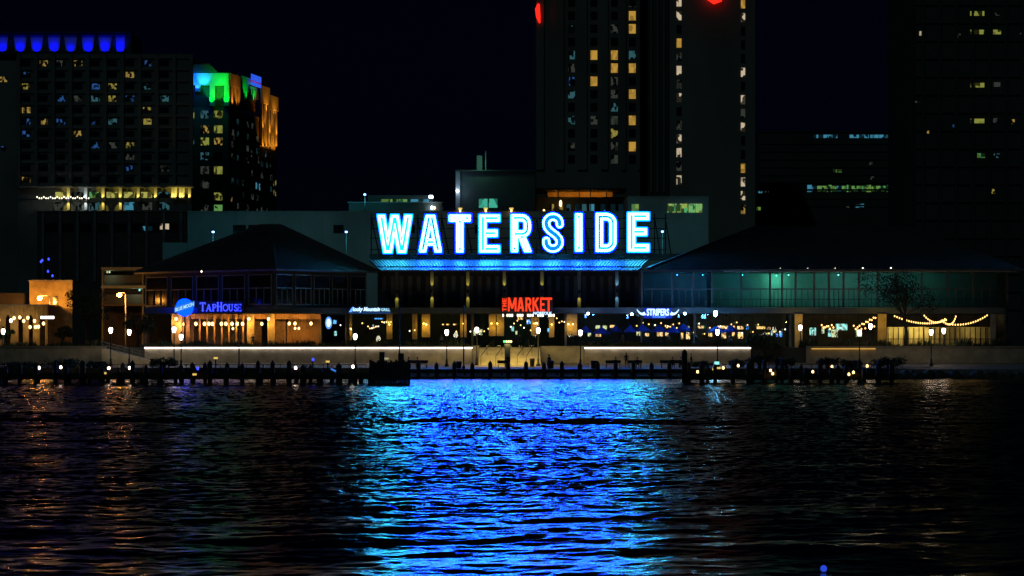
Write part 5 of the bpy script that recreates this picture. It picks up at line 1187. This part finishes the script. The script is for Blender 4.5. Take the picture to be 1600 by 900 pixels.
flank(0.62,0.80,133,160,0.3,M['white'],'parapet'); flank(0.80,0.995,148,170,0.3,M['white'],'parapet')
for k in range(5): flank(0.63+k*0.075,0.655+k*0.075,160 if k < 3 else 170,228,0.35,M['white'],'column')
for t_, py, c, pw in ((0.04,166,(1.0,0.30,0.02),1.0),(0.14,166,(1.0,0.30,0.02),1.0),(0.35,150,(0.0,1.0,0.05),1.0),(0.52,150,(0.0,1.0,0.05),1.0),(0.66,222,(1.0,0.33,0.02),1.3),(0.74,222,(1.0,0.33,0.02),1.3),(0.82,222,(1.0,0.33,0.02),1.3),(0.90,222,(1.0,0.33,0.02),1.3),(0.95,222,(1.0,0.33,0.02),1.0),(0.66,190,(1.0,0.33,0.02),1.1),(0.8,195,(1.0,0.33,0.02),1.1),(0.93,195,(1.0,0.33,0.02),1.1),(0.72,160,(1.0,0.33,0.02),0.9),(0.9,165,(1.0,0.33,0.02),0.9)):
    q = side(t_,2.6 if c[1] < 0.9 else 1.6); zq = Z(py,side(0).y); e = side(t_,0.4); lamp('SPOT', (q.x,q.y,zq), 800*pw, c, d, target=(e.x,e.y,zq+4.5), angle=80, radius=0.3)
sd = lambda body, t0, t1, py0, py1, m: text('letter_line', body, 0, 10, 0, 10, 700, m, d, 0.25, side=lambda u, v, q: tuple(side(t0+(t1-t0)*u,0.6+q).xy)+(Z(py1,Y)+(Z(py0,Y)-Z(py1,Y))*v,))
sd('DOMINION', 0.42, 0.62, 103, 113, E['dom']); sd('ENTERPRISES', 0.42, 0.62, 115.5, 121, E['dom'])
q0, q1 = side(0.42,0.6), side(0.62,0.6); MB().bar((q0.x,q0.y,Z(114.3,Y)),(q1.x,q1.y,Z(114.3,Y)),0.18).build('sign_line', E['domred'], d)
q0, q1 = side(0.40,0.25), side(0.64,0.25); MB().bar((q0.x,q0.y,Z(122,Y)),(q1.x,q1.y,Z(122,Y)),0.3).build('sign_rail', M['steel'], d)
wl = {(300,179):'lime',(320,179):'teal',(341,179):'lime',(300,202):'teal',(320,202):'warm',(341,202):'lime',(300,221):'teal',(320,221):'lime',(341,221):'warm',(320,244):'teal',(338,244):'teal',(300,265):'cyan',(320,266):'dim',(341,266):'lime',(320,288):'dim',(320,308):'teal',(341,307):'lime',(341,326):'green',(320,326):'dim'}
for py in (179,202,221,244,266,288,307,326):
    for px in (300,320,341): pane_at(d, px, py, 13 if px > 310 else 7, 12, Y, WM[wl.get((px,py),'dark')])
for t_, py, m in ((0.1,215,'dim'),(0.55,290,'cyan'),(0.62,292,'cyan'),(0.93,286,'yellow'),(0.97,286,'yellow'),(0.93,301,'yellow'),(0.97,301,'yellow'),(0.05,310,'warm'),(0.75,240,'teal'),(0.6,250,'dim'),(0.45,240,'dim'),(0.85,262,'dim'),(0.3,262,'dark'),(0.3,290,'dark')):
    a, b_ = side(t_,0.04), side(t_+0.022,0.04); MB().poly([(a.x,a.y,Z(py+5,a.y)),(b_.x,b_.y,Z(py+5,a.y)),(b_.x,b_.y,Z(py-5,a.y)),(a.x,a.y,Z(py-5,a.y))]).build('window', WM[m], d)
rw = random.Random(5)
for r_ in range(8):
    for k in range(9):
        if rw.random() < 0.3: continue
        t_ = 0.06+k*0.1; py = 186+r_*19; a, b_ = side(t_,0.03), side(t_+0.045,0.03)
        if t_ > 0.58 and py < 232: continue
        MB().poly([(a.x,a.y,Z(py+4.5,Y)),(b_.x,b_.y,Z(py+4.5,Y)),(b_.x,b_.y,Z(py-4.5,Y)),(a.x,a.y,Z(py-4.5,Y))]).build('window', WM[rw.choice(('dim','dim','dark','faint','faint'))], d)
# the central hotel tower
Y = 560; c = thing('slab_tower', (X(1008,Y),Y+15,3.86), 'tall concrete hotel tower with columns of amber lit windows behind the letters', 'building')
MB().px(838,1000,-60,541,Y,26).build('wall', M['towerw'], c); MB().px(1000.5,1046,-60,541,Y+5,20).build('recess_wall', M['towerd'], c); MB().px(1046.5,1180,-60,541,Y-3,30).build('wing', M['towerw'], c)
mb = MB()
for (a, b_) in ((838.2,850),(868,881),(902,917),(939,950),(971,978),(997,1000)): mb.px(a,b_,-60,265,Y-0.6,0.58)
mb.build('pilaster', M['towerw'], c)
mb = MB()
for k in range(4): mb.px(1006+k*10,1009+k*10,-60,300,Y+4.4,0.58)
mb.build('fin', M['towerw'], c)
rows = [4,24.6,45,65.5,86,106.4,127,147,167.6,188,208.5,229,249]
la = {(988,1):'amber',(988,2):'amber',(988,5):'amber',(988,7):'amber',(988,9):'amber',(988,11):'amber',(988,4):'teal',(988,0):'dim',(960,4):'amber',(960,5):'amber',(960,6):'dim',(960,7):'dim',(960,8):'teal',(960,9):'dim',(960,10):'yellow',(960,11):'dim',(960,12):'dim',(960,2):'dim',(928,4):'amber',(928,6):'amber',(893,2):'teal',(893,4):'teal',(893,5):'dim',(893,6):'blue',(893,7):'teal',(893,9):'teal',(893,11):'dim',(928,9):'dim'}
for px in (893,928,960,988):
    for i, py in enumerate(rows): pane_at(c, px, py, 10.5, 14.5 if la.get((px,i)) in ('amber','yellow') else 13, Y, WM[la.get((px,i),'dark')])
lb = {0:'white',1:'white',3:'amber',4:'dim',5:'white',6:'dim',7:'white',9:'dim',10:'white',11:'white',12:'dim',13:'white',8:'dark',2:'dark'}
for i in range(14): pane_at(c, 1061, 3+i*21.4, 7.5, 14, Y-3, WM[lb.get(i,'dark')])
lc = {0:'amber',1:'white',5:'white',7:'white',8:'dim',9:'white',12:'amber',13:'white',14:'white',15:'warm'}
for i in range(16): pane_at(c, 1161, 6+i*21.4, 6.5, 14, Y-3, WM[lc.get(i,'dark')])
mb = MB(); Yl = Y-0.9
mb.tube([(X(841.5,Yl),Yl,Z(6,Yl)),(X(840,Yl),Yl,Z(14,Yl)),(X(841,Yl),Yl,Z(26,Yl)),(X(843.3,Yl),Yl,Z(36,Yl))], [0.25,0.55,0.5,0.15], 8); mb.build('red_mark', E['redlogo'], c)
mb = MB(); Yl = Y-3.9
mb.tube([(X(1104,Yl),Yl,Z(-14,Yl)),(X(1108,Yl),Yl,Z(-3,Yl)),(X(1116,Yl),Yl,Z(2.0,Yl)),(X(1125,Yl),Yl,Z(0,Yl)),(X(1129,Yl),Yl,Z(-12,Yl))], [0.3,0.6,0.7,0.5,0.3], 8); mb.build('red_mark', E['redlogo'], c)
# mechanical block and low roofs behind the sign
Y = 450; b = thing('mechanical_block', (X(775,Y),Y+6,3.86), 'square dark block with a pale edge and two green windows', 'building')
MB().px(719,836,267,541,Y,14).build('wall', M['towerd'], b); MB().px(712,718.8,267.5,541,Y-0.6,14.6).build('corner_fin', M['garage'], b); MB().px(711,837,265.5,266.9,Y-0.8,15.5).build('parapet', M['towerd'], b)
MB().px(745,753.5,243,265.3,Y+2,3).build('penthouse', M['garage'], b); MB().px(758,759.6,236,265.3,Y+1,0.2).build('mast', M['frame'], b)
for px in (755,770.5): pane_at(b, px, 317.5, 13.5, 14, Y, winmat('mint_room', (0.1,0.8,0.55), 0.5, 0.3, 0.5, 0.3))
lamp('POINT', (X(750,Y),Y-2,Z(254,Y)), 120, (0.25,1.0,0.6), b); lamp('POINT', (X(715,Y),Y-3,Z(296,Y)), 90, (0.3,0.5,1.0), b)
MB().ball((X(715,Y),Y-1.2,Z(299,Y)),0.2,6).build('bulb', E['flood'], b)
for i, px in enumerate((719,759,799)):
    t = thing('roof_sconce', (X(px,424),419.4,Z(329,420)), f'small yellow lamp on the garage parapet above the letters, {nth(i)} from the left', 'lamp', 'yellow lamps on the garage parapet')
    MB().box(X(px,419.6)-0.35,X(px,419.6)+0.35,419.4,419.6,Z(327.5,420),Z(324.8,420)).build('shade', E['board'], t); MB().ball((X(px,419.5),419.3,Z(329,419)),0.16,6,1.6).build('bulb', E['lampw'], t)
Y = 440; b = thing('low_roof_block', (X(612,Y),Y+6,3.86), 'low flat roofed block with a mint window strip left of the mechanical block', 'building')
MB().px(545,690,317,541,Y,12).build('wall', M['towerd'], b); MB().px(575,676,305,316.8,Y+3,8).build('penthouse', M['towerd'], b); MB().px(543,692,315.4,316.9,Y-0.4,3).build('cornice', M['concrete'], b)
for k, (px, m) in enumerate(((602,'green'),(616,'green'),(630,'green'),(648,'cyan'),(664,'cyan'))): pane_at(b, px, 314-0.5, 12.5, 4.6, Y+3, WM[m])
pane_at(b, 694, 319, 0.1, 0.1, Y, WM['dark']) if False else None
for px in (672,675): MB().ball((X(px,Y),Y-0.6,Z(308,Y)),0.2,6,1.4).build('bulb', E['flood'], b)
MB().ball((X(679,Y),Y-0.6,Z(325,Y)),0.2,6,1.4).build('bulb', E['lampw'], b); MB().ball((X(675,Y),Y-0.6,Z(325,Y)),0.2,6,1.4).build('bulb', E['flood'], b)
Y = 460; b = thing('glass_pavilion', (X(915,Y),Y+6,3.86), 'flat roofed glass pavilion with an orange lit ceiling band', 'building')
MB().px(836.5,979,294,296,Y-1,14).build('roof', M['steel'], b); MB().px(836.5,979,308,541,Y+4,6).build('wall', M['towerw'], b)
MB().px(856,957,296.2,307.8,Y+7,0.3).build('ceiling_panel', M['wood'], b)
for px in (838,872,905,923,948,977): MB().px(px-0.7,px+0.7,296.1,541,Y,0.5).build('column', M['frame'], b)
for px in (868,890,912,925,945): lamp('POINT', (X(px,Y+4.5),Y+4.8,Z(304.5,Y+4.5)), 70, (1.0,0.48,0.06), b)
for px, m in ((862,'warm'),(876,'warm'),(888,'teal'),(903,'cyan'),(913,'teal'),(925,'cyan'),(942,'cyan'),(958,'cyan'),(970,'cyan')): pane_at(b, px, 325, 7, 12, Y+4, WM[m])
MB().ball((X(876,Y),Y,Z(318,Y)),0.25,6,2.5).build('bulb', E['lampw'], b); MB().ball((X(850,Y),Y,Z(330,Y)),0.2,6,1.8).build('bulb', E['lampw'], b)
# dark blocks on the right
Y = 640; b = thing('office_block', (X(1310,Y),Y+15,3.86), 'dark office block with cyan and green lit window bands', 'building')
MB().px(1186,1426,206,541,Y,30).build('wall', M['towerd'], b); MB().px(1185,1427,204.5,205.9,Y-0.4,31).build('parapet', M['towerd'], b)
for px, m in [(1275+k*7.5,'cyan') for k in range(5)]+[(1331+k*7.7,'cyan') for k in range(13)]: pane_at(b, px, 213, 6.8, 5, Y, WM[m])
for k in range(20): pane_at(b, 1265+k*7.7, 294.5, 7, 8 if k % 4 else 11, Y, WM['green' if k not in (0,1,6) else 'cyan'])
for px, py, m in ((1288,188.5,'cyan'),(1305,267,'green'),(1312,267,'green'),(1412,228,'dim'),(1420,229,'dim'),(1360,255,'dim'),(1363,278,'dim'),(1340,322,'cyan'),(1347,321,'cyan'),(1324,322,'dim'),(1397,321,'dim'),(1185.5,326,'green'),(1188,299,'cyan'),(1198,298,'dim')):
    if py > 206: pane_at(b, px, py, 6, 5, Y, WM[m])
mb = MB()
for k in range(9): mb.px(1187,1425,222+k*12.2,225+k*12.2,Y-0.35,0.33)
mb.build('spandrel', M['towerd'], b)
Y = 540; b = thing('dark_tower', (X(1520,Y),Y+15,3.86), 'nearly black tower at the right edge with a few yellow windows', 'building')
MB().px(1431,1640,-60,541,Y,40).build('wall', M['towerd'], b)
mb = MB()
for k in range(18): mb.px(1431,1640,6+k*28-2,6+k*28+2,Y-0.5,0.48)
mb.build('spandrel', M['towerd'], b)
mb = MB()
for k in range(9): mb.px(1441+k*26,1444+k*26,-60,500,Y-0.9,0.88)
mb.build('pilaster', M['towerd'], b)
for px, py, wd, m in ((1527,21,22,'lime'),(1557,21,10,'dim'),(1527,50,22,'lime'),(1558,50,12,'lime'),(1597,50,6,'dim'),(1527,133,22,'lime'),(1557,132,12,'dim'),(1527,189,22,'lime'),(1557,188,10,'dim'),(1583,190,5,'warm'),(1533,243,12,'green'),(1558,243,10,'teal'),(1552,299,5,'yellow'),(1438,52,3,'white'),(1450,205,3,'warm'),(1490,198,3,'blue'),(1433,157,6,'dim'),(1497,56,8,'dim')): pane_at(b, px, py, wd, 7, Y, WM[m])
# rocks at the right shore and the floating blue light
rr = random.Random(4); proto = None
for i in range(26):
    mb = MB(); mb.ball((0,0,0), rr.uniform(0.5,1.0), 5, rr.uniform(0.6,0.9))
    for v in mb.bm.verts: v.co *= rr.uniform(0.78,1.2)
    o = mb.build('shore_rock', M['rock']); o.location = (X(1402+i*8.2,303.5), 303.8+rr.uniform(-.8,.6), rr.uniform(0.0,0.5)); o.rotation_euler = (rr.random(),rr.random(),rr.random()*6)
    tag(o, f'dark boulder along the right shore under the patio, {nth(i)} from the left', 'rock', 'boulders of the right shore')
Y = 44.3; t = thing('buoy', (X(1287,Y),Y,-0.1), 'small round blue light floating in the foreground water', 'buoy')
MB().lathe([(0.02,-0.12),(0.1,-0.1),(0.11,-0.02),(0.03,0.0)], (X(1287,Y),Y,0), 10).build('float', M['sign_dark'], t)
MB().ball((X(1287,Y),Y,0.055), 0.06, 10).build('lamp', emat('buoy_glow', (0.03,0.08,0.8), 0.8), t)
